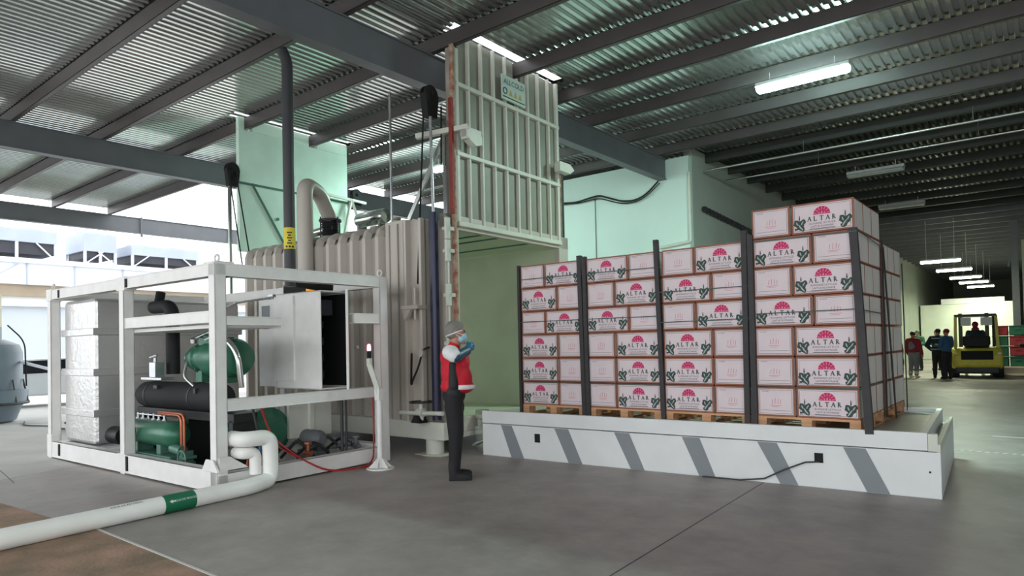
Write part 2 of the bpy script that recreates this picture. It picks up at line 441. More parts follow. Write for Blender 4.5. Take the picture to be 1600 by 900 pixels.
# building walls
wall = MB(); wall.box(-10.6, -6.3, 14.4, 14.6, 0, 5.69); struct('wall_center', wall, 'wall_mint')
wall = MB(); wall.box(-6.5, -6.3, 14.6, 68, 0, 5.91); struct('wall_left', wall, 'wall_grey')
struct('wall_back', MB().box(-6.5, 9, 67.8, 68, 0, 5.92), 'wall_grey')
struct('wall_right', MB().box(8.8, 9, 2, 68, 0, 5.92), 'wall_grey')
struct('wall_cold_room', MB().box(-10.8, -10.6, 14.4, 22, 0, 5.62), 'wall_mint')
mb = MB(); mb.tube(round_path([(-6.27, 14.36, 5.3), (-6.27, 14.36, 3.72), (-7.0, 14.36, 3.66)], .05), .035, 10)
tag(obj('conduit_pipe', mb, 'cream_paint', base=(-6.3, 14.36, 3.7), frame='B', smooth=50), 'pale vertical conduit on the corner of the mint green wall', 'pipe')
struct('trim_6', MB().box(-8.78, -8.76, 14.385, 14.4, 0, 5.1), 'steel_grey')
mb = MB()
pts = [(-9.9, 14.3, 5.12), (-9.6, 14.3, 5.07), (-9.25, 14.3, 5.04), (-8.9, 14.3, 5.09), (-8.6, 14.3, 5.12), (-8.3, 14.3, 5.0), (-7.96, 14.3, 4.87), (-7.6, 14.3, 4.84), (-7.3, 14.3, 4.95), (-7.0, 14.3, 5.2)]
mb.tube(round_path(pts, .2), .022, 8); mb.tube(round_path([(p[0] + .03, 14.32, p[2] - .05 + .03 * math.sin(i)) for i, p in enumerate(pts)], .2), .014, 8)
tag(obj('drooping_cable', mb, 'rubber', base=(-8.4, 14.3, 5), frame='B', smooth=60), 'two dark cables drooping in loops along the top of the mint green wall', 'cable')
mb = MB()
for i in range(22):
    y = 15.1 + i * .22; mb.box(-6.29, -6.22, y, y + .16, 4.50 - .012 * i, 4.62 - .012 * i)
mb.bar((-6.255, 15.05, 4.56), (-6.255, 19.9, 4.30), .05, .03)
tag(obj('cable_tray', mb, 'dark_pipe', base=(-6.3, 15, 4.5), frame='B'), 'dark perforated cable tray sloping along the grey corridor wall above the lettuce cartons', 'cable tray')
# horizontal service pipes under the roof on the right
for k, (y, z, lab) in enumerate(((15.1, 5.45, 'thin grey conduit under the roof nearest the lit ceiling lamp'), (16.3, 5.42, 'thin grey conduit under the roof, farther from the lit ceiling lamp'))):
    mb = MB(); mb.tube([(-6.2, y, z), (8.7, y, z)], .025, 8)
    for x in (-4, -1, 2, 5): mb.tube([(x, y, z), (x, y, 5.72)], .008, 6)
    tag(obj('ceiling_conduit', mb, 'galv', base=(-1, y, z), frame='B', smooth=60), lab, 'pipe', 'conduits under the roof')

# ceiling lamps
def lamp(x, y, z, L, m, label, group=None, light=0, ceil=5.7, lc=(.76, 1.0, .88)):
    t = thing('ceiling_lamp', label, 'lamp', (x, y, z), 'B', 0, group)
    h = MB(); h.prism([(-.1, .0), (.1, .0), (.06, .07), (-.06, .07)], 'x', -L / 2, L / 2); h.v = [(v[0] + x, v[1] + y, v[2] + z) for v in h.v]
    for sx in (-1, 1): h.tube([(x + sx * L * .35, y, z + .06), (x + sx * L * .35, y, ceil)], .006, 6)
    obj('housing', h, 'white_paint', t)
    d = MB(); d.lathe((x, y, z - .03), [(.02, -L / 2), (.05, -L / 2 + .02), (.055, -L / 2 + .06), (.055, L / 2 - .06), (.05, L / 2 - .02), (.02, L / 2)], 14, axis='x')
    d.v = [(v[0], y + (v[1] - y) * 2.2, v[2]) for v in d.v]
    obj('diffuser', d, m, t, smooth=40)
    if light:
        ld = bpy.data.lights.new('lamp_light', 'AREA'); ld.shape = 'RECTANGLE'; ld.size = L; ld.size_y = .18; ld.energy = light; ld.color = lc
        lo = bpy.data.objects.new('lamp_light', ld); COL.objects.link(lo); lo.parent = t; lo.location = (0, 0, -.1)
    return t
lamp(-2.87, 10.85, 5.5, 1.36, 'lamp_white', 'glaring white tube lamp glowing under the roof above the stacked cartons', light=170)
lamp(-10.35, 10.8, 5.5, .9, 'lamp_white', 'small bright tube lamp seen behind the hoist cables left of the raised door', light=60)
lamp(-3.2, 18.25, 5.5, 1.25, 'lamp_off', 'unlit ceiling lamp with clear ribbed cover, the nearer of the two unlit ones')
lamp(-3.45, 23.6, 5.5, 1.25, 'lamp_off', 'unlit grey ceiling lamp, the farther and smaller of the two unlit ones')
fl = [(-3.05, 28.9, 'first and nearest'), (-3.05, 33.3, 'second'), (-3.05, 38.2, 'third'), (-3.02, 42.1, 'fourth'), (-3.0, 46.3, 'last and smallest')]
for x, y, lb in fl:
    lamp(x, y, 4.2, 1.25, 'lamp_far', lb + ' of the row of glowing lamps over the far end of the hall', 'glowing lamps at the far end', light=130, lc=(.92, 1.0, .70))

# ================================================================== VACUUM COOLING CHAMBER (machine frame C)
X0, X1, Y0, Y1, ZB, ZT = -11.15, -6.3, 6.8, 9.7, .30, 3.25
ch = thing('vacuum_cooling_chamber', 'large ribbed tan steel cooling chamber open at the front with a raised door', 'cooling chamber', (-8.9, 8.2, 0))
mb = MB()
t_ = .1
# outer shell as a hollow square tube with chamfered top
def ring(x0, x1, out, inn, mbq):
    n = len(out)
    for (x) in (x0, x1): pass
    vs = [(x0, *p) for p in out] + [(x1, *p) for p in out] + [(x0, *p) for p in inn] + [(x1, *p) for p in inn]
    fs = []
    for i in range(n):
        j = (i + 1) % n
        fs += [(i, j, n + j, n + i), (2 * n + i, 3 * n + i, 3 * n + j, 2 * n + j), (i, 2 * n + i, 2 * n + j, j), (n + i, n + j, 3 * n + j, 3 * n + i)]
    mbq.add(vs, fs)
cf = .12
out = [(Y0, ZB), (Y1, ZB), (Y1, ZT - cf), (Y1 - cf, ZT), (Y0 + cf, ZT), (Y0, ZT - cf)]
inn = [(Y0 + t_, ZB + t_), (Y1 - t_, ZB + t_), (Y1 - t_, ZT - cf), (Y1 - cf - .02, ZT - t_), (Y0 + cf + .02, ZT - t_), (Y0 + t_, ZT - cf)]
ring(X0, X1, out, inn, mb); obj('shell', mb, 'tan_dark', ch)
inn2 = [(Y0 + .105, ZB + .105), (Y1 - .105, ZB + .105), (Y1 - .105, ZT - cf - .02), (Y1 - cf - .03, ZT - .105), (Y0 + cf + .03, ZT - .105), (Y0 + .105, ZT - cf - .02)]
inn3 = [(a + (.01 if a < 8 else -.01), b + (.01 if b < 2 else -.01)) for a, b in inn2]
mb = MB(); ring(X0 + .02, X1 - .02, inn2, inn3, mb); obj('lining', mb, 'chamber_green', ch, label='smooth pale green inner lining')
mb = MB()
for y in (7.7, 8.1, 8.9): mb.box(X0 + .1, X1 - .05, y - .012, y + .012, ZT - .135, ZT - .11)
obj('ceiling_seam', mb, 'machine_green_pale', ch)
# wrap-around ribs: channels rising above the roof and running down the flank
ribx = [-11.05] + [-10.759 + i * .2895 for i in range(12)]
for x in ribx:
    mb = MB(); d_ = .085
    prof = [(x - .075, 0), (x - .035, d_), (x + .035, d_), (x + .075, 0)]
    vs = []; 
    path = [((Y0, ZB + .1), (-1, 0)), ((Y0, ZT - cf), (-1, 0)), ((Y0 + .03, ZT - .045), (-.85, .5)), ((Y0 + cf, ZT), (-.35, .94)), ((Y0 + .5, ZT + .06), (0, 1)), ((Y1 - .5, ZT + .06), (0, 1)), ((Y1 - cf, ZT), (.35, .94)), ((Y1, ZT - cf), (1, 0)), ((Y1, ZB + .1), (1, 0))]
    for (p, nn) in path:
        for (xx, h) in prof: vs.append((xx, p[0] + nn[0] * h, p[1] + nn[1] * h))
    fs = []
    for i in range(len(path) - 1):
        for j in range(3): a = i * 4 + j; fs.append((a, a + 1, a + 5, a + 4))
        fs.append((i * 4 + 3, i * 4, i * 4 + 4, i * 4 + 7))
    fs += [(0, 1, 2, 3), tuple(len(vs) - 4 + i for i in range(4))]
    mb.add(vs, fs); obj('rib', mb, 'tan_steel', ch)
# smooth bulging end section towards the mast
mb = MB(); mb.prism([(-7.44, Y0), (-7.36, Y0 - .10), (-7.2, Y0 - .14), (-6.98, Y0 - .12), (-6.86, Y0)], 'z', ZB, ZT + .05); obj('end_panel', mb, 'tan_steel', ch, smooth=30, bevel=.01)
mb = MB()
for k, (a, b) in enumerate(((-7.25, .012), (-7.08, .012))): mb.box(a, a + .02, Y0 - .15, Y0 - .12, ZB, ZT)
obj('weld_strip', mb, 'tan_dark', ch)
# mast column
mb = MB(); mb.box(-6.80, -6.76, 6.52, 6.82, .46, 3.25); mb.box(-6.80, -6.50, 6.76, 6.82, .46, 3.25); mb.box(-6.55, -6.50, 6.55, 6.82, .46, 3.25)
mb.box(-6.80, -6.50, 6.62, 6.66, .46, 3.25); obj('mast_column', mb, 'tan_steel', ch, bevel=.006)
mb = MB(); mb.tube([(-6.30, 6.60, .5), (-6.30, 6.60, 3.3)], .062, 16); mb.tube([(-6.30, 6.60, 3.3), (-6.34, 6.62, 4.62)], .022, 10, mi=1)
obj('hydraulic_cylinder', mb, ['navy', 'chrome'], ch, smooth=40)
# front flange (rusty edge) and guide rails
mb = MB(); fx0, fx1 = -6.3, -6.2
for (ya, yb, za, zb) in ((6.72, 7.0, .3, 3.3), (9.55, 9.83, .3, 3.3), (6.72, 9.83, 3.1, 3.3), (6.72, 9.83, .3, .5)): mb.box(fx0, fx1, ya, yb, za, zb)
obj('front_flange', mb, 'tan_steel', ch, bevel=.006)
mb = MB()
mb.box(-6.2, -6.14, 6.865, 6.90, .3, 5.66); mb.box(-6.34, -6.30, 9.70, 9.76, .3, 4.4)
obj('guide_rail', mb, 'rust', ch, label='guide rail with rusty orange edge')
mb = MB(); mb.box(-6.19, -6.13, 6.82, 6.86, 3.3, 4.9); obj('rail_edge', mb, 'rust_red', ch, label='dark red upper rail edge')
mb = MB()
for z in (.9, 1.5, 2.15, 2.75, 3.05): mb.box(-6.2, -6.1, 6.66, 6.8, z, z + .05); mb.box(-6.14, -6.1, 6.64, 6.72, z - .12, z + .17)
mb.tube([(-6.13, 6.70, .7), (-6.13, 6.70, 3.1)], .014, 8)
obj('door_clamp', mb, 'cream_paint', ch, bevel=.004)
# gantry above: posts, braces, pulley blocks, cables
mb = MB(); mb.tube([(-7.22, 6.7, 3.3), (-7.22, 6.7, 5.2)], .018, 8); obj('tie_rod', mb, 'chrome', ch)
mb = MB(); mb.bar((-6.88, 6.72, 3.3), (-6.3, 6.9, 4.5), .05, .05); obj('brace', mb, 'galv', ch)
mb = MB(); mb.bar((-6.30, 6.88, 3.3), (-6.30, 6.88, 4.62), .07, .07); mb.bar((-6.30, 9.8, 3.3), (-6.30, 9.8, 4.62), .07, .07); obj('gantry_post', mb, 'galv', ch)
mb = MB(); mb.bar((-6.62, 6.62, 4.40), (-5.98, 7.0, 4.50), .09, .07); mb.box(-6.08, -5.98, 6.95, 7.28, 4.33, 4.50); mb.prism([(6.95, 4.50), (7.28, 4.42), (7.28, 4.30), (7.15, 4.26), (6.95, 4.36)], 'x', -6.09, -5.97)
obj('lifting_bracket', mb, 'cream_paint', ch, bevel=.006)
mb = MB(); mb.prism([(9.3, 4.5), (9.62, 4.5), (9.75, 4.42), (9.62, 4.34), (9.3, 4.34)], 'x', -6.1, -5.98); obj('lifting_bracket', mb, 'cream_paint', ch, bevel=.006)
def pulley(x, y, z, sc=1.0):
    mb = MB()
    for k in (-1, 1): mb.tube([(x - .03 + k * .035, y, z), (x - .0 + k * .035, y, z)], .13 * sc, 20)
    mb.prism([(y - .13 * sc, z), (y + .13 * sc, z), (y + .09 * sc, z - .32 * sc), (y - .09 * sc, z - .32 * sc)], 'x', x - .06, x + .05)
    mb.tube([(x - .09, y, z), (x + .08, y, z)], .03, 10)
    return obj('pulley_block', mb, 'matte_black', ch, smooth=40)
pulley(-6.40, 6.68, 4.95, 1.0); pulley(-11.6, 6.80, 4.85); pulley(-11.6, 9.72, 4.85)
mb = MB(); mb.tube([(-6.44, 6.60, 4.8), (-6.60, 6.58, 2.35)], .012, 8); mb.tube([(-6.30, 6.80, 4.8), (-6.32, 6.80, 4.0)], .012, 8); obj('hoist_cable', mb, 'matte_black', ch)
mb = MB(); mb.bar((-11.6, 6.74, 2.3), (-11.6, 6.74, 4.6), .05, .05); obj('gantry_post', mb, 'galv', ch)
mb = MB(); mb.tube([(-11.55, 6.7, 4.8), (-11.1, 6.68, 3.0)], .012, 8); mb.tube([(-11.55, 6.84, 4.8), (-11.1, 6.86, 3.0)], .012, 8); obj('hoist_cable', mb, 'matte_black', ch)
mb = MB(); mb.prism([(-6.78, 2.0), (-6.45, 2.0), (-6.45, 2.05), (-6.78, 2.05)], 'y', 6.42, 6.62); mb.prism([(-6.72, 1.85), (-6.60, 2.0), (-6.78, 2.0)], 'y', 6.44, 6.50); mb.tube([(-6.60, 6.52, 1.86), (-6.60, 6.52, 2.3)], .02, 8)
obj('cable_anchor', mb, 'tan_steel', ch)
mb = MB(); mb.tube(round_path([(-6.66, 6.5, 1.4), (-6.66, 6.48, .95), (-6.60, 6.46, 1.05), (-6.5, 6.46, 1.2), (-6.42, 6.48, 1.45), (-6.36, 6.55, 1.48)], .08), .014, 8); obj('hydraulic_hose', mb, 'matte_black', ch, smooth=60)
mb = MB(); mb.tube([(-6.44, 6.48, 1.40), (-6.44, 6.44, 1.40)], .05, 14); obj('hose_reel', mb, 'tan_steel', ch)
# front door, raised
def door_ribs(mb, y0, y1, z0, z1, xs, hz):
    x0, x1 = xs
    n = 9
    for i in range(n + 1):
        y = y0 + (y1 - y0) * i / n; w_ = .032 if i in (0, n) else .018
        y = min(max(y, y0 + w_), y1 - w_)
        mb.box(x0, x1, y - w_, y + w_, z0 + .05, 5.65 if i in (0, 5) else z1)
    for z in hz: mb.box(x0, x1 + .012, y0, y1, z - .03, z + .03)
    mb.box(x0, x1 + .02, y0, y1, z0, z0 + .07)
D0, D1, DZ0, DZ1 = 6.97, 9.58, 3.15, 5.90
def notched(mb, x0, x1, y0, y1, z0, z1, notches):
    zn = 5.66; mb.box(x0, x1, y0, y1, z0, zn); y = y0
    for a, b in notches + [(y1, y1)]:
        if a > y: mb.box(x0, x1, y, a, zn, z1)
        y = b
mb = MB(); notched(mb, -6.28, -6.235, D0, D1, DZ0, DZ1, [(D0, 7.07), (8.38, 8.58)]); fd = obj('front_door', mb, 'panel_olive', ch, label='raised front door with olive panels behind a cream rib grid')
mb = MB(); door_ribs(mb, D0, D1, DZ0, DZ1, (-6.235, -6.175), (4.17, 5.15)); obj('rib_grid', mb, 'cream_paint', fd, bevel=.008)
mb = MB(); mb.box(-6.30, -6.285, D0 + .02, D1 - .02, DZ0 + .02, 5.65); mb.box(-6.32, -6.18, D0 - .05, D0, DZ0, 5.66); obj('edge_seal', mb, 'tan_dark', fd)
sg = MB(); sg.box(-6.12, -6.10, 7.93, 8.52, 5.19, 5.56); sgo = obj('rating_sign', sg, 'sign_face', fd, label='pale sign with dark letters and warning triangles')
mx = Matrix(((0, 0, 1, -6.097), (1, 0, 0, 8.225), (0, 1, 0, 5.43), (0, 0, 0, 1)))
tx = text_mb('ALLCOLD', .115, mx)
tri = MB()
for k in range(3):
    yy = 8.14 + k * .12; tri.flat([(-6.097, yy - .05, 5.27), (-6.097, yy + .05, 5.27), (-6.097, yy, 5.37)])
obj('lettering', tx, 'sign_text', sgo); obj('warning_triangle', tri, 'warn_gold', sgo)
rg = MB(); rg.tube(arc((-6.097, 8.0, 5.32), .045, 0, 2 * PI, 16, (0, 1, 0), (0, 0, 1)), .008, 6); rg.box(-6.1, -6.096, 7.95, 8.5, 5.225, 5.24); obj('emblem', rg, 'sign_text', sgo)
# rear door, raised (smooth green inside face)
mb = MB(); notched(mb, -11.72, -11.62, 6.95, 9.5, 3.35, 5.90, [(7.07, 7.23), (8.52, 8.72)]); rd = obj('rear_door', mb, 'door_green', ch, bevel=.01, label='raised rear door seen from its smooth mint green side')
mb = MB(); mb.box(-11.62, -11.60, 6.95, 9.5, 4.62, 4.66); mb.bar((-11.6, 7.2, 4.66), (-11.6, 8.0, 3.4), .03, .03); mb.tube([(-11.62, 7.75, 4.05), (-11.59, 7.75, 4.05)], .03, 10)
obj('stiffener', mb, 'machine_green_pale', rd)
mb = MB(); mb.bar((-11.5, 9.5, 4.7), (-11.3, 9.9, 3.4), .05, .05); mb.bar((-11.5, 9.5, 4.7), (-11.4, 9.1, 3.4), .05, .05); mb.bar((-11.5, 8.6, 4.72), (-11.5, 9.9, 4.68), .05, .05); obj('brace', mb, 'cream_paint', ch)
# vacuum pipe elbow and bellows, vessel on the roof
mb = MB(); path = round_path([(-9.16, 6.62, 1.6), (-9.16, 6.62, 4.16), (-9.30, 7.0, 4.1), (-9.38, 7.25, 3.78), (-9.40, 7.3, 3.66)], .16, 8)
mb.tube(path, .125, 20); obj('vacuum_pipe', mb, 'tan_steel', ch, smooth=50)
mb = MB(); prof = []
for i in range(9): prof += [(.13, -.0 - i * .034), (.155, -.017 - i * .034)]
mb.lathe((-9.40, 7.3, 3.66), prof, 20); mb.lathe((-9.40, 7.3, 3.66), [(.19, 0), (.19, .035)], 20); mb.lathe((-9.40, 7.3, 3.33), [(.19, 0), (.19, .035)], 20)
for a in range(4): mb.tube([(-9.40 + .2 * math.cos(a * PI / 2), 7.3 + .2 * math.sin(a * PI / 2), 3.3), (-9.40 + .2 * math.cos(a * PI / 2), 7.3 + .2 * math.sin(a * PI / 2), 3.72)], .012, 6)
obj('bellows', mb, 'dark_pipe', ch, smooth=40)
mb = MB(); mb.tube([(-9.75, 7.1, 3.45), (-9.3, 7.3, 3.55)], .07, 14); obj('branch_pipe', mb, 'galv', ch, smooth=40)
mb = MB(); mb.lathe((-9.1, 8.0, 3.78), [(.04, -.42), (.12, -.38), (.135, -.3), (.135, .28), (.12, .34), (.04, .36)], 22, axis='x')
for x in (-9.4, -8.85): mb.box(x - .02, x + .02, 7.9, 8.1, 3.3, 3.7)
obj('roof_motor', mb, 'galv', ch, smooth=40)
mb = MB(); mb.lathe((-8.1, 7.6, 3.3), [(.16, 0), (.16, .12), (.05, .16), (.05, .26), (.09, .27), (.09, .3)], 16); mb.box(-8.5, -8.35, 7.4, 7.6, 3.3, 3.48); obj('roof_valve', mb, 'tan_dark', ch, smooth=40)
# skid: base beams and round feet, valve wheel with pipe
mb = MB(); mb.box(-11.4, -6.2, 6.62, 6.86, .22, .46); mb.box(-11.4, -6.2, 9.6, 9.8, .22, .46)
for x in (-11.3, -9, -6.4): mb.box(x, x + .18, 6.8, 9.7, .22, .42)
obj('skid_beam', mb, 'cream_paint', ch, bevel=.006)
for (x, y) in ((-6.5, 6.76), (-6.5, 9.65), (-9, 6.76), (-11.2, 6.76), (-11.2, 9.65), (-9, 9.65)):
    mb = MB(); mb.lathe((x, y, 0), [(.19, 0), (.19, .012), (.125, .013), (.125, .21), (.15, .215), (.15, .235)], 22); mb.box(x - .24, x + .24, y - .16, y + .16, 0, .008)
    obj('foot', mb, 'cream_paint', ch, smooth=40)
mb = MB(); mb.tube([(-6.9, 6.5, .58), (-6.1, 6.5, .6)], .03, 12); mb.tube([(-6.5, 6.5, .46), (-6.5, 6.5, .72)], .035, 12); mb.tube([(-6.55, 6.5, .6), (-6.45, 6.5, .6)], .06, 14)
mb.prism([(-6.62, .46), (-6.45, .46), (-6.5, .56), (-6.56, .56)], 'y', 6.42, 6.58, 1); obj('valve_pipe', mb, ['cream_paint', 'black'], ch, smooth=40)
mb = MB(); mb.tube(arc((-6.5, 6.5, .74), .15, 0, 2 * PI, 24, (1, 0, 0), (0, 1, 0)), .012, 8)
for a in range(4): mb.tube([(-6.5, 6.5, .74), (-6.5 + .15 * math.cos(a * PI / 2), 6.5 + .15 * math.sin(a * PI / 2), .74)], .008, 6)
obj('valve_wheel', mb, 'dark_pipe', ch)
mb = MB(); mb.box(-6.1, -5.97, 7.2, 9.2, .36, .46); mb.box(-6.15, -5.97, 7.2, 7.3, 0, .36); mb.box(-6.15, -5.95, 9.1, 9.2, 0, .36); mb.tube([(-6.15, 7.15, .1), (-5.92, 7.2, .2)], .025, 8); mb.box(-6.18, -6.05, 7.25, 7.4, .46, .58)
obj('transfer_roller_frame', mb, 'galv', ch, bevel=.004)

# ================================================================== REFRIGERATION UNIT in its open frame
ru = thing('refrigeration_unit', 'open white steel frame full of green compressors, tanks and pipes beside the chamber', 'refrigeration unit', (-8.8, 4.9, 0))
FX0, FX1, FY0, FY1 = -11.28, -6.68, 3.70, 6.10
W_ = .12
def post(x, y, z0=0, z1=2.42, w=.13):
    mb = MB(); a = w / 2
    # channel profile post (open web)
    mb.box(x - a, x + a, y - a, y - a + .02, z0, z1); mb.box(x - a, x + a, y + a - .02, y + a, z0, z1); mb.box(x - a, x - a + .02, y - a, y + a, z0, z1); mb.box(x + a - .02, x + a, y - a, y + a, z0, z1)
    obj('post', mb, 'frame_white', ru, bevel=.008)
post(FX1 - .07, FY0 + .07); post(-8.88, FY0 + .07); post(FX0 + .05, FY0 + .07); post(FX1 - .07, FY1 - .07, w=.14); post(FX0 + .05, FY1 - .07); post(-8.88, FY1 - .07)
def rail(x0, x1, y0, y1, z0, z1, lab=None):
    mb = MB()
    if x1 - x0 > y1 - y0:
        mb.box(x0, x1, y0 + .03, y0 + .045, z0, z1); mb.box(x0, x1, y0, y1, z0, z0 + .015); mb.box(x0, x1, y0, y1, z1 - .015, z1)
        mb.box(x0, x1, y0 + .005, y0 + .03, z0, z1)
    else:
        mb.box(x1 - .045, x1 - .005, y0, y1, z0, z1); mb.box(x0, x1, y0, y1, z0, z0 + .015); mb.box(x0, x1, y0, y1, z1 - .015, z1)
    obj('rail', mb, 'frame_white', ru, bevel=.004)
rail(FX0, FX1 - .02, FY0, FY0 + .12, 2.28, 2.42)          # top front
rail(FX0, FX1 - .02, FY1 - .12, FY1, 2.28, 2.42)
rail(FX1 - .12, FX1, FY0 + .02, FY1 - .02, 2.28, 2.42)    # top right
rail(FX0, FX0 + .12, FY0 + .02, FY1, 2.28, 2.42)
rail(FX0, FX1 - .02, FY0, FY0 + .14, .02, .24)            # base
rail(FX1 - .14, FX1, FY0 + .02, FY1, .02, .2)
rail(FX0, FX1 - .02, FY1 - .14, FY1, .02, .22)
rail(FX0, FX0 + .14, FY0, FY1, .02, .22)
rail(-8.85, FX1 - .12, FY0 + .02, FY0 + .12, 1.79, 1.92)  # mid front rail
rail(FX1 - .12, FX1 - .01, FY0 + .1, 4.5, 1.76, 1.86)     # mid rail right (hidden behind cabinet)
rail(FX1 - .12, FX1 - .01, 5.55, FY1 - .12, 1.80, 1.93)
rail(FX1 - .12, FX1 - .01, FY0 + .1, FY1 - .1, .85, .98)  # cabinet shelf rail
mb = MB(); mb.box(-8.9, FX1 - .1, 3.83, 4.55, 1.74, 1.78); obj('upper_shelf', mb, 'frame_white', ru)
mb = MB(); mb.box(FX0 + .1, FX1 - .1, 3.85, 6.0, .10, .13); obj('floor_plate', mb, 'galv', ru)
mb = MB(); mb.prism([(-6.92, .24), (-6.60, .24), (-6.70, .36), (-6.84, .36)], 'y', 3.67, 3.69); mb.prism([(3.72, .24), (4.05, .24), (3.84, .38), (3.72, .38)], 'x', -6.675, -6.66); obj('gusset_plate', mb, 'frame_white', ru)
mb = MB()
for x, y in ((FX1 - .07, FY1 - .07), (FX1 - .07, FY0 + .07), (FX0 + .05, FY0 + .07)): mb.tube(arc((x, y, 2.47), .04, 0, 2 * PI, 14, (1, 0, 0), (0, 0, 1)), .012, 8)
obj('lifting_eye', mb, 'frame_white', ru)
mb = MB(); mb.box(FX1 - .26, FX1 - .02, FY0 + .02, FY0 + .24, 2.28, 2.44); mb.box(-8.99, -8.76, FY0 - .005, FY0 + .14, 2.26, 2.43); mb.box(FX0 - .02, FX0 + .16, FY0 - .005, FY0 + .14, 2.26, 2.43)
mb.box(-9.0, -8.78, FY0 - .006, FY0 + .1, .02, .25); mb.box(FX0 - .02, FX0 + .14, FY0 - .006, FY0 + .1, .02, .34)
obj('corner_block', mb, 'frame_white', ru, bevel=.006)
mb = MB(); mb.box(-8.775, -8.72, FY0 - .004, FY0 + .1, .05, .23); mb.box(-10.90, -10.84, FY0 - .004, FY0 + .1, .06, .22); mb.box(-8.755, -8.70, FY0 - .004, FY0 + .1, 2.29, 2.40); mb.box(-10.88, -10.83, FY0 - .004, FY0 + .1, 2.29, 2.40); obj('dark_slot', mb, 'matte_black', ru)
# insulated silver tank
mb = MB(); mb.box(-11.12, -10.08, 3.86, 6.0, .24, 2.25); st = obj('insulated_tank', mb, 'foil', ru, bevel=.05, label='foil wrapped insulated tank')
mb = MB()
for z in (.62, 1.18, 1.74): mb.box(-11.15, -10.05, 3.83, 6.03, z, z + .10)
obj('foil_band', mb, 'foil', st, bevel=.01)
mb = MB(); mb.tube([(-10.1, 4.1, .36), (-9.75, 4.1, .36)], .12, 14); obj('tank_drain', mb, 'black', st, smooth=50)
# black insulated suction pipe
mb = MB(); mb.tube(round_path([(-9.42, 4.35, 2.10), (-8.90, 4.35, 2.10), (-8.90, 4.35, 1.2)], .18, 8), .085, 18); mb.tube(round_path([(-9.30, 4.35, 2.10), (-9.32, 4.4, 2.30)], .1), .06, 14)
obj('insulated_pipe', mb, 'rubber', ru, smooth=50, label='black foam insulated pipe elbow')
# upper compressor on the black vessel
cp_ = thing('x', 'x', 'x'); bpy.data.objects.remove(cp_)
mb = MB(); cx, cy, cz = -7.98, 4.45, 1.40
mb.lathe((cx, cy, cz), [(.05, -.58), (.13, -.56), (.16, -.48), (.17, -.36), (.20, -.33), (.20, -.30), (.18, -.29), (.19, -.1), (.235, -.06), (.235, .42), (.20, .5), (.08, .54)], 30, axis='x')
comp = obj('screw_compressor', mb, 'machine_green', ru, smooth=35, label='bright green screw compressor')
mb = MB(); mb.lathe((cx - .6, cy - .02, cz), [(.03, -.04), (.08, -.03), (.10, 0), (.10, .02)], 18, axis='x')
for a in range(8): mb.tube([(cx - .34, cy + .185 * math.cos(a * PI / 4), cz + .185 * math.sin(a * PI / 4)), (cx - .28, cy + .185 * math.cos(a * PI / 4), cz + .185 * math.sin(a * PI / 4))], .014, 6)
mb.lathe((cx - .38, cy - .1, cz + .19), [(.04, 0), (.045, .05), (.02, .07)], 12)
obj('end_cap', mb, 'chrome', comp, smooth=40)
mb = MB(); mb.box(cx - .2, cx + .15, cy - .14, cy + .14, cz + .16, cz + .26); mb.lathe((cx - .15, cy, cz + .18), [(.09, 0), (.09, .1), (.06, .14)], 16); mb.box(cx - .35, cx - .2, cy - .1, cy + .1, cz - .3, cz - .14); mb.box(cx + .15, cx + .3, cy - .12, cy + .12, cz - .3, cz - .16)
obj('terminal_box', mb, 'machine_green', comp, bevel=.008)
mb = MB(); mb.tube(round_path([(cx - .1, cy - .1, cz + .22), (cx + .3, cy - .15, cz + .30), (cx + .62, cy - .1, cz + .1), (cx + .62, cy - .05, cz - .35)], .2), .035, 12)
mb.tube([(cx - .6, cy, cz + .24), (cx + .0, cy - .05, cz + .34)], .03, 10)
obj('discharge_pipe', mb, 'galv', comp, smooth=60)
mb = MB(); mb.tube(round_path([(cx - .40, cy - .18, cz - .05), (cx - .36, cy - .25, cz - .22), (cx - .2, cy - .2, cz - .34)], .08), .018, 8); obj('oil_line', mb, 'chrome', comp, smooth=60)
mb = MB(); mb.lathe((-8.75, 4.35, .92), [(.02, -1.02), (.12, -.98), (.17, -.85), (.18, -.7), (.18, .95), (.17, 1.05), (.05, 1.1)], 28, axis='x')
bv = obj('oil_separator', mb, 'rubber', ru, smooth=45, label='long black insulated horizontal vessel')
mb = MB()
for x in (-9.35, -8.2): mb.tube([(x - .015, 4.35, .92), (x + .015, 4.35, .92)], .186, 28)
mb.box(-9.05, -8.95, 4.16, 4.2, 1.02, 1.06); mb.box(-8.03, -7.98, 4.16, 4.2, .98, 1.04); obj('clamp_band', mb, 'dark_pipe', bv)
mb = MB(); mb.box(-9.6, -7.2, 4.2, 4.5, .66, .76)
for x in (-9.5, -8.3, -7.3): mb.box(x, x + .08, 4.2, 4.5, .12, .68)
obj('saddle', mb, 'black', bv)
mb = MB(); mb.box(-9.3, -8.75, 4.12, 4.3, 1.13, 1.165); mb.box(-8.98, -8.82, 4.08, 4.2, 1.17, 1.36); mb.tube([(-8.9, 4.12, 1.36), (-8.9, 4.12, 1.46)], .02, 8); mb.tube([(-8.98, 4.1, 1.42), (-8.80, 4.1, 1.45)], .02, 8); obj('valve_group', mb, 'chrome', ru, bevel=.004)
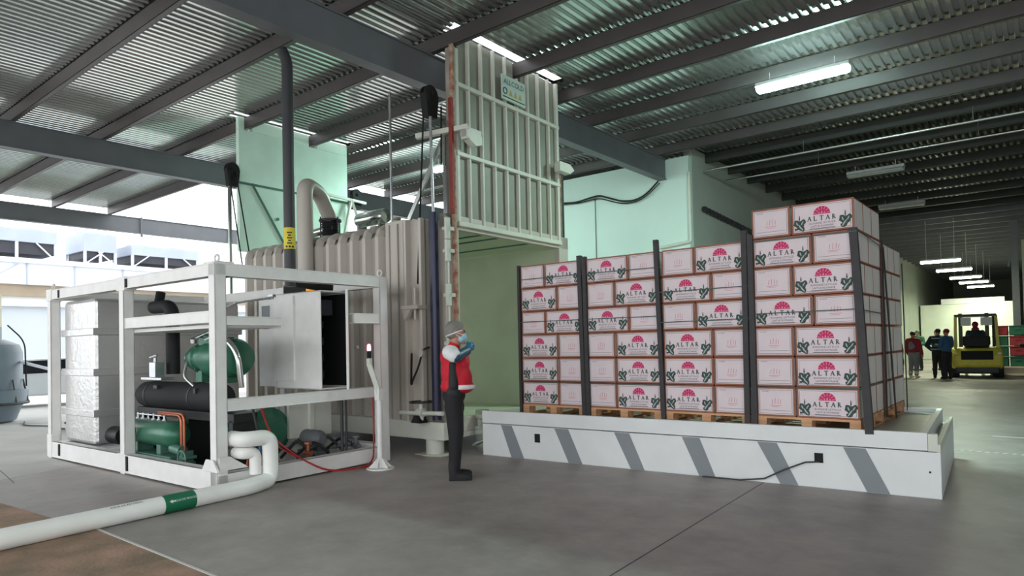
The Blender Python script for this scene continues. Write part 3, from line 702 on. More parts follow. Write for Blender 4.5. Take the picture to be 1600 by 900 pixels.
# lower receiver tank
mb = MB(); rx, ry, rz = -8.66, 4.02, .49
mb.lathe((rx, ry, rz), [(.02, -.64), (.08, -.62), (.13, -.57), (.155, -.5), (.16, -.44), (.16, .46), (.155, .54), (.12, .6), (.05, .64)], 30, axis='x')
rc = obj('liquid_receiver', mb, 'machine_green', ru, smooth=40, label='small green receiver tank')
mb = MB(); mb.box(rx - .7, rx + .62, ry - .14, ry + .14, .16, .25); mb.box(rx - .4, rx - .3, ry - .1, ry + .1, .25, .38); mb.box(rx + .2, rx + .3, ry - .1, ry + .1, .25, .38); mb.box(rx - .72, rx + .64, ry - .16, ry + .16, .13, .16)
obj('base_frame', mb, 'machine_green_pale', rc, bevel=.005)
mb = MB(); mb.box(rx - .28, rx - .18, ry - .168, ry - .155, .46, .56); obj('data_plate', mb, 'chrome', rc)
mb = MB()
for i in range(6): mb.tube([(rx - .5 + i * .14, ry, rz + .15), (rx - .5 + i * .14, ry, rz + .23)], .014, 8); mb.lathe((rx - .5 + i * .14, ry, rz + .15), [(.03, 0), (.03, .02)], 10)
mb.tube([(rx - .52, ry, rz + .21), (rx + .2, ry, rz + .21)], .01, 8); obj('fitting_row', mb, 'chrome', rc)
for k, mm in ((0, 'copper'), (1, 'copper')):
    mb = MB(); o2 = k * .07
    mb.tube(round_path([(rx + .1, ry - .02, rz + .24 + .02 * k), (rx + .66 + o2, ry - .02, rz + .24 + .02 * k), (rx + .66 + o2, ry - .02, .25)], .09, 6), .018, 10); obj('copper_line', mb, mm, rc, smooth=60)
mb = MB(); mb.tube([(rx + .52, ry - .05, .34), (rx + .74, ry - .05, .32)], .06, 14); mb.tube(arc((rx + .86, ry - .12, .25), .09, 0, 2 * PI, 20, (1, 0, 0), (0, 0, 1)), .012, 8); mb.tube([(rx + .86, ry - .1, .25), (rx + .86, ry + .05, .25)], .02, 8); mb.box(rx + .7, rx + .8, ry - .08, ry + .05, .13, .32)
obj('hand_valve', mb, 'machine_green_pale', rc, smooth=40)
# big green condenser vessel behind
mb = MB(); mb.lathe((-8.45, 4.85, .46), [(.03, -1.0), (.16, -.96), (.25, -.86), (.27, -.74), (.27, .78), (.25, .88), (.2, .92)], 32, axis='x')
cv = obj('condenser_vessel', mb, 'machine_green', ru, smooth=40, label='large dark green condenser vessel')
mb = MB(); mb.lathe((-7.56, 4.85, .46), [(.31, 0), (.31, .04), (.26, .05), (.2, .12)], 30, axis='x'); mb.box(-9.1, -9.0, 4.65, 5.05, .13, .3); mb.box(-7.9, -7.8, 4.65, 5.05, .13, .3); obj('end_flange', mb, 'machine_green', cv, smooth=40)
# pumps and valves in the lower bay
mb = MB(); mb.lathe((-7.3, 5.35, .34), [(.05, -.2), (.11, -.18), (.11, .12), (.06, .2)], 18, axis='x'); mb.box(-7.5, -7.1, 5.25, 5.45, .13, .2)
for i in range(5): mb.tube([(-7.2, 5.55 + i * .07, .2), (-6.95, 5.5 + i * .07, .26 + .02 * (i % 2))], .022, 8)
mb.lathe((-7.0, 5.6, .25), [(.05, 0), (.03, .06), (.02, .12)], 12); obj('small_pump', mb, 'steel_grey', ru, smooth=40)
mb = MB()
for i in range(3): mb.tube(round_path([(-7.0, 3.95 + .3 * i, .16), (-7.05, 4.0 + .3 * i, .26), (-7.2, 4.1 + .3 * i, .2)], .05), .03, 8)
obj('drain_valve', mb, 'copper', ru, smooth=60)
for k in range(5):
    mb = MB(); yy = 4.75 + .22 * k; mb.tube(round_path([(-7.3, yy - .1, .16), (-7.1, yy, .34 + .05 * (k % 2)), (-6.98, yy + .12, .22), (-7.05, yy + .2, .16)], .08), .02, 8); obj('oil_hose', mb, 'rubber', ru, smooth=60)
for k, (xx, yy) in enumerate(((-7.0, 5.05), (-6.95, 5.75), (-7.25, 4.6))):
    mb = MB(); mb.tube([(xx, yy, .13), (xx, yy, .32)], .022, 10); mb.lathe((xx, yy, .32), [(.045, 0), (.05, .015), (.045, .03)], 14); mb.tube([(xx - .07, yy, .22), (xx + .07, yy, .22)], .03, 10); obj('stop_valve', mb, 'steel_grey' if k else 'copper', ru, smooth=40)
mb = MB(); mb.tube([(-6.85, 5.45, .98), (-6.85, 5.45, .2)], .02, 8); mb.tube([(-6.85, 5.52, .98), (-6.85, 5.52, .2)], .014, 8); mb.tube(round_path([(-6.9, 4.25, .85), (-6.88, 4.3, .6), (-6.95, 4.35, .4)], .06), .016, 8); obj('cable_drop', mb, 'dark_pipe', ru, smooth=60)
mb = MB(); mb.box(-6.95, -6.91, 4.35, 4.42, .3, .42); obj('valve_handle', mb, 'blue_glove', ru, label='blue valve handle')
mb = MB(); mb.box(-7.5, -7.45, 5.1, 5.75, .35, .8); mb.box(-7.48, -7.40, 5.38, 5.44, .14, .84); obj('back_panel', mb, 'cream_paint', ru)
# electric cabinet
cb = MB(); bx0, bx1, by0, by1, bz0, bz1 = -7.86, -6.92, 5.2, 5.64, .98, 2.22
cb.box(bx0, bx1, by0, by0 + .02, bz0, bz1); cb.box(bx0, bx1, by1 - .02, by1, bz0, bz1); cb.box(bx0, bx0 + .02, by0, by1, bz0, bz1); cb.box(bx0, bx1, by0, by1, bz0, bz0 + .02); cb.box(bx0, bx1, by0, by1, bz1 - .02, bz1)
cab = obj('electric_cabinet', cb, 'frame_white', ru, bevel=.006, label='light grey electric cabinet standing open')
mb = MB(); mb.box(bx0 + .1, bx0 + .14, by0 + .04, by1 - .04, bz0 + .05, bz1 - .05); mb.box(bx0 + .14, bx1 - .25, by0 + .06, by1 - .06, bz1 - .3, bz1 - .1)
for i in range(4): mb.box(bx0 + .15, bx0 + .5, by0 + .06, by1 - .06, 1.1 + i * .22, 1.2 + i * .22)
obj('switchgear', mb, 'louvre_dark', cab)
mb = MB(); mb.box(bx0 + .025, bx1 - .02, by1 - .03, by1 - .022, bz0 + .03, bz1 - .03); mb.box(bx0 + .021, bx0 + .03, by0 + .03, by1 - .03, bz0 + .03, bz1 - .03); obj('shade_lining', mb, 'black', cab)  # black lining put in for the shade inside the open cabinet
mb = MB(); mb.box(bx1 - .02, bx1, by1 - .02, by1 + .3, bz0 - .02, bz1)
mtx = Matrix.Translation((bx1, by1, 0)) @ Matrix.Rotation(R(-130), 4, 'Z')
mb = MB(); mb.box(0, .03, 0, .40, bz0, bz1, mtx=mtx); obj('cabinet_door', mb, 'frame_white', cab, bevel=.004)
mb = MB(); mb.box(bx0 - .0, bx0 + .42, by0 - .03, by0 - .001, bz0 + .1, bz1 - .04); obj('control_panel', mb, 'frame_white', cab, bevel=.004)
mb = MB(); mb.box(-8.26, -7.88, by0, by1 - .1, 1.0, 2.16); ccb = obj('control_box', mb, 'frame_white', ru, bevel=.006, label='narrow control box with small screen')
mb = MB(); mb.box(-8.17, -8.0, by0 - .012, by0, 1.93, 2.08); obj('screen', mb, 'stripe_grey', ccb); mb = MB(); mb.box(-8.13, -8.03, by0 - .012, by0, 1.77, 1.83); obj('meter', mb, 'dark_pipe', ccb)
mb = MB(); mb.box(-8.2, -8.08, by0 + .1, by0 + .18, 2.16, 2.24); mb.tube([(-8.1, by0 + .1, 2.2), (-8.6, by0 - .1, 2.15), (-8.9, by0 - .3, 2.0)], .015, 8); obj('cable_gland', mb, 'chrome', ccb)
mb = MB(); mb.lathe((-7.25, 5.3, 2.22), [(.05, 0), (.055, .02), (.055, .13), (.03, .17)], 16); obj('warning_beacon', mb, 'amber', cab, smooth=40, label='amber warning beacon')
mb = MB(); mb.tube(round_path([(-7.14, 4.93, 2.32), (-7.14, 5.1, 2.30), (-7.2, 5.35, 2.29), (-7.05, 5.5, 2.28)], .08), .05, 12); mb.box(-7.75, -7.30, 5.25, 5.55, 2.222, 2.34); obj('cable_conduit', mb, 'matte_black', cab, smooth=60)
mb = MB()
for z in (1.85, 1.5): mb.tube([(-6.9, 5.72, z), (-6.84, 5.72, z)], .02, 8)
obj('latch', mb, 'chrome', cab)
# big dark riser to the roof beam with yellow warning band
mb = MB(); mb.tube(round_path([(-7.14, 4.93, 2.26), (-7.14, 4.93, 5.05), (-7.20, 4.90, 5.2)], .08), .068, 18); rp = obj('riser_pipe', mb, 'dark_pipe', ru, smooth=50, label='dark grey riser pipe up to the roof beam')
mb = MB(); mb.tube([(-7.14, 4.93, 2.72), (-7.14, 4.93, 2.98)], .0695, 18); wb = obj('warning_band', mb, 'yellow', rp, smooth=50, label='yellow warning band')
mb = MB()
vw = math.atan2(-4.93, 7.14)
for i in range(5): mb.box(.0705, .072, -.03 + .012 * (i % 2), .03 - .012 * (i % 2), 2.78 + i * .032, 2.795 + i * .032, mtx=Matrix.Translation((-7.14, 4.93, 0)) @ Matrix.Rotation(vw, 4, 'Z'))
for a in (-30, 0, 30): mb.tube([(-7.14 + .070 * math.cos(vw + R(a)), 4.93 + .070 * math.sin(vw + R(a)), 2.745), (-7.14 + .072 * math.cos(vw + R(a)), 4.93 + .072 * math.sin(vw + R(a)), 2.745)], .014, 8)
obj('band_marking', mb, 'black', wb)
# red cables
mb = MB(); mb.tube(round_path([(-6.9, 4.35, .85), (-6.85, 4.45, .5), (-6.72, 4.7, .25), (-6.55, 4.95, .06), (-6.5, 5.3, .02), (-6.5, 5.65, .04), (-6.6, 5.75, .3), (-6.66, 5.8, .85)], .15), .010, 8)
mb.tube(round_path([(-6.95, 4.4, .85), (-6.9, 4.5, .4), (-6.75, 4.75, .22), (-6.56, 5.0, .05), (-6.52, 5.5, .012), (-6.58, 5.8, .012), (-6.62, 5.85, .4)], .15), .008, 8)
tag(obj('power_cable', mb, 'cable_red', base=(-6.6, 5, 0), smooth=60), 'thin red cable looping from the refrigeration unit down onto the floor', 'cable')
# jack / level post with red lamp beside the frame
jk = thing('lamp_stand', 'white slim stand with a glowing red warning lamp and round foot beside the white frame', 'lamp stand', (-6.34, 5.62, 0))
mb = MB(); mb.lathe((-6.34, 5.62, 0), [(.17, 0), (.17, .015), (.02, .016), (.02, .03)], 24); 
for a in range(6):
    mtx = Matrix.Translation((-6.34, 5.62, 0)) @ Matrix.Rotation(a * PI / 3, 4, 'Z'); mb.add([mtx @ Vector(p) for p in ((.03, -.004, .01), (.15, -.004, .01), (.03, -.004, .14), (.03, .004, .01), (.15, .004, .01), (.03, .004, .14))], [(0, 1, 2), (5, 4, 3), (0, 3, 4, 1), (1, 4, 5, 2), (2, 5, 3, 0)])
obj('foot', mb, 'frame_white', jk)
mb = MB(); mb.tube([(-6.34, 5.62, .01), (-6.34, 5.62, .92)], .035, 14); mb.box(-6.38, -6.30, 5.58, 5.66, .84, .98); obj('pole', mb, 'frame_white', jk, smooth=40)
mb = MB(); mb.bar((-6.34, 5.62, .92), (-6.42, 5.54, 1.28), .07, .06); mb.bar((-6.42, 5.54, 1.26), (-6.42, 5.54, 1.36), .05, .05); obj('arm', mb, 'cream_paint', jk, bevel=.005)
mb = MB(); mb.lathe((-6.42, 5.54, 1.35), [(.024, 0), (.026, .02), (.026, .1)], 14); obj('lamp_base', mb, 'matte_black', jk, smooth=40)
mb = MB(); mb.lathe((-6.42, 5.54, 1.45), [(.022, 0), (.024, .02), (.022, .07), (.01, .085)], 14); obj('red_lamp', mb, 'red_glow', jk, smooth=40, label='glowing red lamp')
# white pipes to the floor
mb = MB(); mb.tube(round_path([(-6.78, 3.93, .55), (-6.56, 3.93, .55), (-6.52, 4.22, .55), (-6.52, 4.22, .09), (-6.40, 3.9, .085), (-6.28, 1.75, .085), (-6.25, -.6, .085)], .1, 6), .083, 20)
wp = obj('white_drain_pipe', mb, 'pvc', base=(-6.5, 4, 0), smooth=50); tag(wp, 'long white pipe bending down from the refrigeration unit and running along the floor', 'pipe')
mb = MB(); mb.tube(round_path([(-6.74, 3.95, .40), (-6.60, 3.95, .40), (-6.58, 4.08, .40), (-6.58, 4.08, .17)], .07, 6), .062, 18)
mb2 = MB(); mb2.merge(mb); tag(obj('white_branch_pipe', mb2, 'pvc', base=(-6.6, 4, 0), smooth=50), 'shorter inner white pipe bend beside the long floor pipe under the unit', 'pipe')
def on_pipe(y0, y1, m, name, r=.0845, a0=-10, a1=100):
    # sleeve around the pipe between two y stations
    def P(y): t = (3.9 - y) / (3.9 - 1.75); return Vector((-6.40 + .12 * t, y, .085))
    mb = MB(); mb.tube([P(y0), P(y1)], r, 20, caps=False); return obj(name, mb, m, wp), P
s1, PP = on_pipe(2.98, 3.28, 'pipe_green', 'green_marker')
s1['label'] = 'green marker sleeve with white arrow and letters'
dirp = (PP(3.0) - PP(3.3)).normalized()
sd = Vector((.93, 0, .38)).normalized(); 
def pipe_dec(y, off): return PP(y) + sd * .0862
ex = -dirp; ny = sd; ez = ny.cross(ex) * -1
if ez.z < 0: ez = -ez
c0 = pipe_dec(3.15, 0)
mxp = Matrix(((ex.x, ez.x, ny.x, c0.x), (ex.y, ez.y, ny.y, c0.y), (ex.z, ez.z, ny.z, c0.z), (0, 0, 0, 1)))
tx = text_mb('AGUA DE PROCESO', .027, mxp @ Matrix.Translation((.03, -.009, 0)))
ar = MB(); ar.add([mxp @ Vector(p) for p in ((-.13, 0, 0), (-.10, .018, 0), (-.10, .007, 0), (-.07, .007, 0), (-.07, -.007, 0), (-.10, -.007, 0), (-.10, -.018, 0))], [(0, 1, 2, 3, 4, 5, 6)])
obj('lettering', tx, 'white_paint', s1); obj('arrow', ar, 'white_paint', s1)
sd2 = Vector((.55, 0, .83)).normalized(); c1 = PP(2.66) + sd2 * .0865
ez2 = sd2.cross(ex) * -1
if ez2.x > 0: ez2 = -ez2
mx2 = Matrix(((ex.x, ez2.x, sd2.x, c1.x), (ex.y, ez2.y, sd2.y, c1.y), (ex.z, ez2.z, sd2.z, c1.z), (0, 0, 0, 1)))
tx = text_mb('AGUA DE RETORNO', .03, mx2); obj('lettering', tx, 'sign_text', wp)

# ================================================================== LOADING PLATFORM
PR = .0315                                       # the platform is turned slightly
pl = thing('loading_platform', 'low white loading platform with grey slanted stripes carrying the pallets', 'platform', (-.62, 7.22, 0), rot=PR)
LP_ = 5.27; WD = 2.52
def L(mb, name, m, parent=pl, **k): return obj(name, mb, m, parent, local=True, **k)
mb = MB(); mb.box(-LP_, 0, 0, WD, 0, .425); pb = L(mb, 'base_body', 'white_paint', bevel=.006)
mb = MB(); mb.box(-LP_, -.13, .0, WD - .04, .437, .545); L(mb, 'deck', 'deck_grey')
mb = MB(); mb.box(-LP_, -.10, -.006, .05, .435, .60); mb.box(-.16, -.10, .05, WD - .04, .435, .60); mb.box(-LP_, -.10, WD - .06, WD - .04, .435, .60); L(mb, 'deck_rim', 'white_paint', bevel=.005)
mb = MB(); mb.box(-.098, -.02, -.002, .07, .43, .59); mb.box(-.06, -.02, .07, WD - .1, .43, .47); mb.box(-.03, -.0, .0, WD, .425, .50); L(mb, 'end_bracket', 'cream_paint', bevel=.004)
mb = MB()
for i in range(-3, 4): pass
tops = [(-5.596, -5.423), (-4.761, -4.559), (-3.926, -3.731), (-3.086, -2.885), (-2.265, -2.07), (-1.448, -1.251)]
bots = [(-5.435, -5.235), (-4.562, -4.366), (-3.718, -3.545), (-2.897, -2.717), (-2.044, -1.868), (-1.247, -1.053)]
for (a, b), (c, d) in zip(tops, bots):
    o2 = .62 + .02
    mb.prism([(c + o2, .004), (d + o2, .004), (b + o2, .42), (a + o2, .42)], 'y', -.0025, -.0005)
L(mb, 'grey_stripe', 'stripe_grey', pb)
mb = MB()
for xa, xb, za, zb in ((-5.06, -4.98, .225, .335), (-1.71, -1.63, .25, .345), (-.735, -.72, .235, .25)): mb.box(xa + .64, xb + .64, -.006, .0, za, zb)
L(mb, 'socket_slot', 'matte_black', pb)
mb = MB(); mb.tube([(-1.03, -.015, .26), (-1.15, -.035, .25), (-1.35, -.05, .16), (-1.55, -.05, .05), (-1.8, -.05, .012), (-2.2, -.06, .012)], .008, 8)
cbl = obj('platform_cable', mb, 'dark_pipe', base=(-.62, 7.22, 0), rot=PR, local=True, smooth=60); tag(cbl, 'thin grey cable hanging from a socket slot in the white platform front', 'cable')

# ================================================================== PALLETS AND CARTONS
BW, BD, BH = .585, .39, .306
def serif(ch, x, h, mb, w=.011, y=0):
    """simple roman capitals drawn with strokes in the x-z plane"""
    def st(a, b, t): 
        d = Vector((b[0] - a[0], b[1] - a[1])); n = Vector((-d.y, d.x)).normalized() * t / 2
        mb.flat([(x + a[0] + n.x, y, a[1] + n.y), (x + b[0] + n.x, y, b[1] + n.y), (x + b[0] - n.x, y, b[1] - n.y), (x + a[0] - n.x, y, a[1] - n.y)])
    t = w; u = w * .55; W = h * .8
    def foot(px, pz): st((px - W * .15, pz), (px + W * .15, pz), u)
    if ch == 'A': st((W * .08, 0), (W * .5, h), u); st((W * .5, h), (W * .92, 0), t); st((W * .25, h * .36), (W * .76, h * .36), u); foot(W * .08, 0); foot(W * .92, 0)
    if ch == 'L': st((W * .2, 0), (W * .2, h), t); st((W * .1, 0), (W * .8, 0), u); st((W * .8, 0), (W * .82, h * .2), u); foot(W * .2, h)
    if ch == 'T': st((W * .5, 0), (W * .5, h), t); st((W * .05, h), (W * .95, h), u); st((W * .05, h), (W * .05, h * .8), u); st((W * .95, h), (W * .95, h * .8), u); foot(W * .5, 0)
    if ch == 'R':
        st((W * .2, 0), (W * .2, h), t); foot(W * .2, 0); foot(W * .2, h)
        pts = [(W * .2 + W * .42 * math.sin(a), h * .75 + h * .25 * math.cos(a)) for a in [PI * i / 6 for i in range(7)]]
        for a, b in zip(pts, pts[1:]): st(a, b, u * 1.3)
        st((W * .38, h * .5), (W * .9, 0), t)
def frame_rect(mb, x0, x1, z0, z1, t, y, mi=0):
    for a in ((x0, x1, z0, z0 + t), (x0, x1, z1 - t, z1), (x0, x0 + t, z0, z1), (x1 - t, x1, z0, z1)):
        mb.flat([(a[0], y, a[2]), (a[1], y, a[2]), (a[1], y, a[3]), (a[0], y, a[3])], mi)
def carton(kind):
    """kind L: long printed face towards -y; S: short face towards -y. origin bottom centre of the front-most face"""
    w_, d_ = (BW, BD) if kind == 'L' else (BD, BW)
    t = bpy.data.objects.new('lettuce_carton', None); COL.objects.link(t); t.empty_display_size = .05; BASE[t.name] = (Vector((0, 0, 0)), 0)
    mb = MB(); mb.box(-w_ / 2, w_ / 2, 0, d_, 0, BH); obj('carton_body', mb, 'cardboard', t, local=True, bevel=.004)
    e = .019
    mb = MB(); mb.box(-w_ / 2 + e, w_ / 2 - e, -.0012, .001, e, BH - e)
    frame_rect(mb, -w_ / 2 + e + .010, w_ / 2 - e - .010, e + .010, BH - e - .010, .0035, -.002, 1)
    obj('front_panel', mb, ['carton_white', 'ink_line'], t, local=True)
    mb = MB()
    for s in (-1, 1): mb.box(s * w_ / 2 - .001, s * w_ / 2 + .001, e * .7, d_ - e * .7, e * .7, BH - e * .7)
    obj('side_panel', mb, 'carton_plain', t, local=True)
    y = -.0028
    if kind == 'L':
        mb = MB(); c = (0, .180); r = .080; n = 20
        mb.flat([(c[0] + r * math.cos(PI * i / n), y, c[1] + r * math.sin(PI * i / n)) for i in range(n + 1)])
        mb.m[-1] = 0
        for k in range(7):
            a = PI * (k + .5) / 7; u = (math.cos(a), math.sin(a)); v = (-u[1] * .0035, u[0] * .0035)
            mb.flat([(u[0] * .045 + v[0], y - .0006, c[1] + u[1] * .045 + v[1]), (u[0] * .08 + v[0], y - .0006, c[1] + u[1] * .08 + v[1]), (u[0] * .08 - v[0], y - .0006, c[1] + u[1] * .08 - v[1]), (u[0] * .045 - v[0], y - .0006, c[1] + u[1] * .045 - v[1])], 1)
        for k in (-1, 0, 1):
            mb.flat([(k * .026 + .009 * math.cos(a), y - .0006, c[1] + .004 + (.03 if k == 0 else .02) * math.sin(a)) for a in [PI * i / 6 for i in range(7)]], 1)
        obj('dome_emblem', mb, ['crimson', 'dome_pink'], t, local=True)
        mb = MB(); h = .045
        for i, ch_ in enumerate('ALTAR'): serif(ch_, -.138 + i * .058, h, mb, y=y); 
        mb.v = [(v[0], v[1], v[2] + .120) for v in mb.v]
        for s, zz, sz in (('ROMAINE LETTUCE', .083, .028), ('LAITUE ROMAINE', .053, .027)):
            mb.merge(text_mb(s, sz, Matrix(((1, 0, 0, 0), (0, 0, -1, y), (0, 1, 0, zz), (0, 0, 0, 1)))))
        mb.box(-.12, .12, y, y + .0005, .036, .042)
        obj('lettering', mb, 'ink_dark', t, local=True)
        for s in (-1, 1):
            mb = MB(); cx = s * .215
            def leaf(px, pz, a, ln, wd, mi, yy):
                ca, sa = math.cos(a), math.sin(a)
                mb.flat([(px + ca * ln * math.cos(q) - sa * wd * math.sin(q) * (1 + .25 * math.sin(5 * q)), yy, pz + sa * ln * math.cos(q) + ca * wd * math.sin(q) * (1 + .25 * math.sin(5 * q))) for q in [2 * PI * i / 16 for i in range(16)]], mi)
            leaf(cx - .026, .106, R(110), .042, .029, 0, y); leaf(cx + .026, .108, R(60), .044, .029, 0, y)
            leaf(cx + .004, .072, R(130 if s < 0 else 50), .060, .028, 0, y - .0003); leaf(cx - .01 * s, .066, R(125 if s < 0 else 55), .040, .007, 1, y - .0006)
            leaf(cx + .026, .11, R(60), .022, .006, 1, y - .0006); leaf(cx - .024, .108, R(110), .02, .006, 1, y - .0006)
            mb.box(cx - .004, cx + .004, y - .0003, y, .13, .185); mb.flat([(cx - .008, y, .15), (cx + .008, y, .15), (cx, y, .195)])
            mb.box(cx - .045, cx - .02, y - .0003, y, .04, .06)
            obj('vegetable_print', mb, ['ink_leaf', 'ink_pale'], t, local=True)
    else:
        mb = MB(); 
        for (px, hh) in ((-.04, .05), (-.01, .06), (.02, .055), (.045, .045)):
            mb.flat([(px, y, .13), (px + .004, y, .13), (px + .010, y, .13 + hh), (px + .006, y, .13 + hh)])
        mb.box(-.055, .06, y, y + .0004, .112, .116); mb.box(-.04, .04, y, y + .0004, .098, .101)
        obj('stamp_mark', mb, 'ink_red', t, local=True)
        mb = MB(); mb.merge(text_mb('ROMAINE', .016, Matrix(((1, 0, 0, -.14), (0, 0, -1, y), (0, 1, 0, .255), (0, 0, 0, 1))), align='LEFT'))
        obj('lettering', mb, 'ink_dark', t, local=True)
        mb = MB(); mb.box(-.15, .15, y, y + .0004, .060, .063); obj('printed_line', mb, 'ink_dark', t, local=True)
    return t
PROTO = {}
for k in 'LS': PROTO[k] = carton(k); index_kids(PROTO[k])
USED = set()
SR_ = -.030
def stackpt(sx, sy, z):                       # stack grid -> machine frame; sx from -1.27 leftwards
    c, s = math.cos(SR_), math.sin(SR_); dx, dy = sx + 1.27, sy
    return (-1.27 + c * dx - s * dy, 7.24 + s * dx + c * dy, z)
ORD = ['topmost', 'second from top', 'third from top', 'fourth from top', 'fifth from top', 'sixth from top', 'bottom']
def put(kind, sx, sy, z, label, group, jit=True):
    src = PROTO[kind]
    if kind in USED: o = copy_tree(src)
    else: o = src; USED.add(kind)
    rz = SR_ + (random.uniform(-.008, .008) if jit else 0)
    place(o, stackpt(sx, sy, z), 'C', rz); tag(o, label, 'box', group); return o
PZ = .683
def pallet(sx, sy, w, d, label):
    t = thing('wooden_pallet', label, 'pallet', stackpt(sx, sy, .548), rot=SR_, group='pallets on the platform')
    mb = MB()
    for i in range(7): mb.box(.0, w, i * (d - .1) / 6, i * (d - .1) / 6 + .1, .112, .134)
    L(mb, 'deck_board', 'wood', t)
    mb = MB()
    for x in (0, w / 2 - .05, w - .1):
        for yy in (0, d / 2 - .07, d - .14): mb.box(x, x + .1, yy, yy + .14, .018, .094)
        mb.box(x, x + .1, 0, d, .094, .112)
    L(mb, 'block', 'wood', t)
    mb = MB()
    for x in (0, w / 2 - .05, w - .1): mb.box(x, x + .1, 0, d, 0, .018)
    mb.box(0, w, 0, .1, .0, .017); mb.box(0, w, d - .1, d, 0, .017); L(mb, 'bottom_board', 'wood', t)
cols = [('leftmost stack', -5.42, ['SL', 'LS', 'SL', 'LS', 'LS', 'LS']), ('second stack', -4.37, ['LS', 'SL', 'LS', 'SL', 'SL', 'SL']),
        ('third stack', -3.33, ['SL', 'LS', 'SL', 'LS', 'LS', 'LS']), ('tall front stack', -2.27, ['SL', 'LS', 'SL', 'LS', 'SL', 'SL', 'SL'])]
for ci, (nm, sx, rows) in enumerate(cols):
    pallet(sx, 0, 1.0, 1.2, {0: 'wooden pallet under the leftmost front stack of cartons', 1: 'wooden pallet under the second front stack from the left', 2: 'wooden pallet under the third front stack from the left', 3: 'wooden pallet under the tall rightmost carton stack'}[ci])
    n = len(rows)
    for ri, row in enumerate(rows):
        z = PZ + (n - 1 - ri) * .312; lay = ORD[ri] if ri < n - 1 else 'bottom'
        x = sx + .005
        for bi, k in enumerate(row):
            w_ = BW if k == 'L' else BD; jx = random.uniform(-.003, .003)
            kd = 'wide carton with crimson dome print' if k == 'L' else 'narrow carton end with small red mark'
            put(k, x + w_ / 2 + jx, random.uniform(-.006, .006), z, '%s, %s in the %s of four' % (kd, lay, nm) if ci in (1, 2) else '%s, %s in the %s' % (kd, lay, nm), 'lettuce cartons on the front pallets')
            # the cartons behind: exposed only on the right side of the tall stack
            if ci == 3 and bi == 1:
                rest = [('L', .402), ('L', .804)] if k == 'L' else [('S', .602)]
                for qi, (kk, yy) in enumerate(rest):
                    put(kk, x + w_ / 2 + jx, yy, z, 'plain carton side, %s in the tall front stack, %s' % (lay, ['middle of three', 'rearmost of three'][qi] if k == 'L' else 'rear of two'), 'lettuce cartons on the front pallets')
            x += w_ + .018
# second row of pallets behind
pallet(-2.27, 1.23, 1.0, 1.16, 'wooden pallet behind the tall rightmost stack')
for ri in range(6):
    z = PZ + (5 - ri) * .312; kk = 'LLL' if ri % 2 == 0 else 'SS'; lay = ORD[ri] if ri < 5 else 'bottom'
    for qi, k in enumerate(kk):
        st = .402 if k == 'L' else .602; w_ = BW if k == 'L' else BD
        put(k, -1.275 - w_ / 2, 1.27 + qi * st, z, 'plain carton side, %s in the rear stack, %s' % (lay, ['front', 'middle' if k == 'L' else 'back', 'back'][qi]), 'lettuce cartons on the back pallet')
# edge boards (dark plastic corner strips) and straps
def edge_board(p0, p1, w_, label):
    mb = MB(); a = Vector(stackpt(*p0)); b = Vector(stackpt(*p1)); mb.bar(a, b, w_, .008, upv=(0, -1, 0)); 
    sd = Vector((1, 0, 0)); mb.bar(a + Vector((w_ / 2, .025, 0)), b + Vector((w_ / 2, .025, 0)), .006, .05, upv=(0, -1, 0))
    tag(obj('edge_board', mb, 'edge_board', base=tuple(a)), label, 'edge board', 'dark edge boards on the stacks')
edge_board((-5.44, -.030, .56), (-5.44, -.030, 2.56), .035, 'dark edge board at the left end of the carton stacks')
edge_board((-4.425, -.030, .56), (-4.46, -.030, 2.60), .055, 'wide dark edge board closing the leftmost stack at its right corner')
edge_board((-4.365, -.030, .56), (-4.385, -.030, 2.58), .05, 'dark edge board on the left corner of the second stack')
edge_board((-3.34, -.030, .56), (-3.39, -.030, 2.68), .05, 'dark leaning edge board between the second and third stack')
edge_board((-2.365, -.030, .56), (-2.35, -.030, 2.66), .055, 'dark edge board on the right corner of the third stack')
edge_board((-2.285, -.030, .56), (-2.285, -.030, 2.60), .055, 'dark edge board on the left corner of the tall stack')
edge_board((-1.19, -.05, .56), (-1.285, -.02, 2.56), .07, 'dark edge board leaning along the near right corner of the tall stack')
def side_board(p0, p1, w_, label):
    mb = MB(); a = Vector(stackpt(*p0)); b = Vector(stackpt(*p1)); mb.bar(a, b, w_, .008, upv=(1, 0, 0))
    tag(obj('edge_board', mb, 'edge_board', base=tuple(a)), label, 'edge board', 'dark edge boards on the stacks')
side_board((-1.245, 1.16, .60), (-1.245, 1.18, 2.55), .10, 'dark edge board at the far right corner of the tall stack')
side_board((-1.22, 1.55, .56), (-1.25, 1.27, 2.50), .08, 'slanting dark edge board on the stack behind the tall one')
side_board((-1.24, 2.44, .56), (-1.25, 2.44, 2.40), .06, 'last dark edge board at the far end of the back stack')
def strap(sx0, sx1, z0, z1, label, side=False):
    mb = MB()
    if not side:
        mb.bar(stackpt(sx0, -.024, z0), stackpt(sx1, -.024, z1), .003, .010)
    else: mb.bar(stackpt(-1.238, sx0, z0), stackpt(-1.238, sx1, z1), .010, .003, upv=(1, 0, 0))
    tag(obj('packing_strap', mb, 'strap', base=stackpt(sx0, 0, z0)), label, 'strap', 'thin straps around the stacks')
BZ = [PZ + .312 * i for i in range(8)]
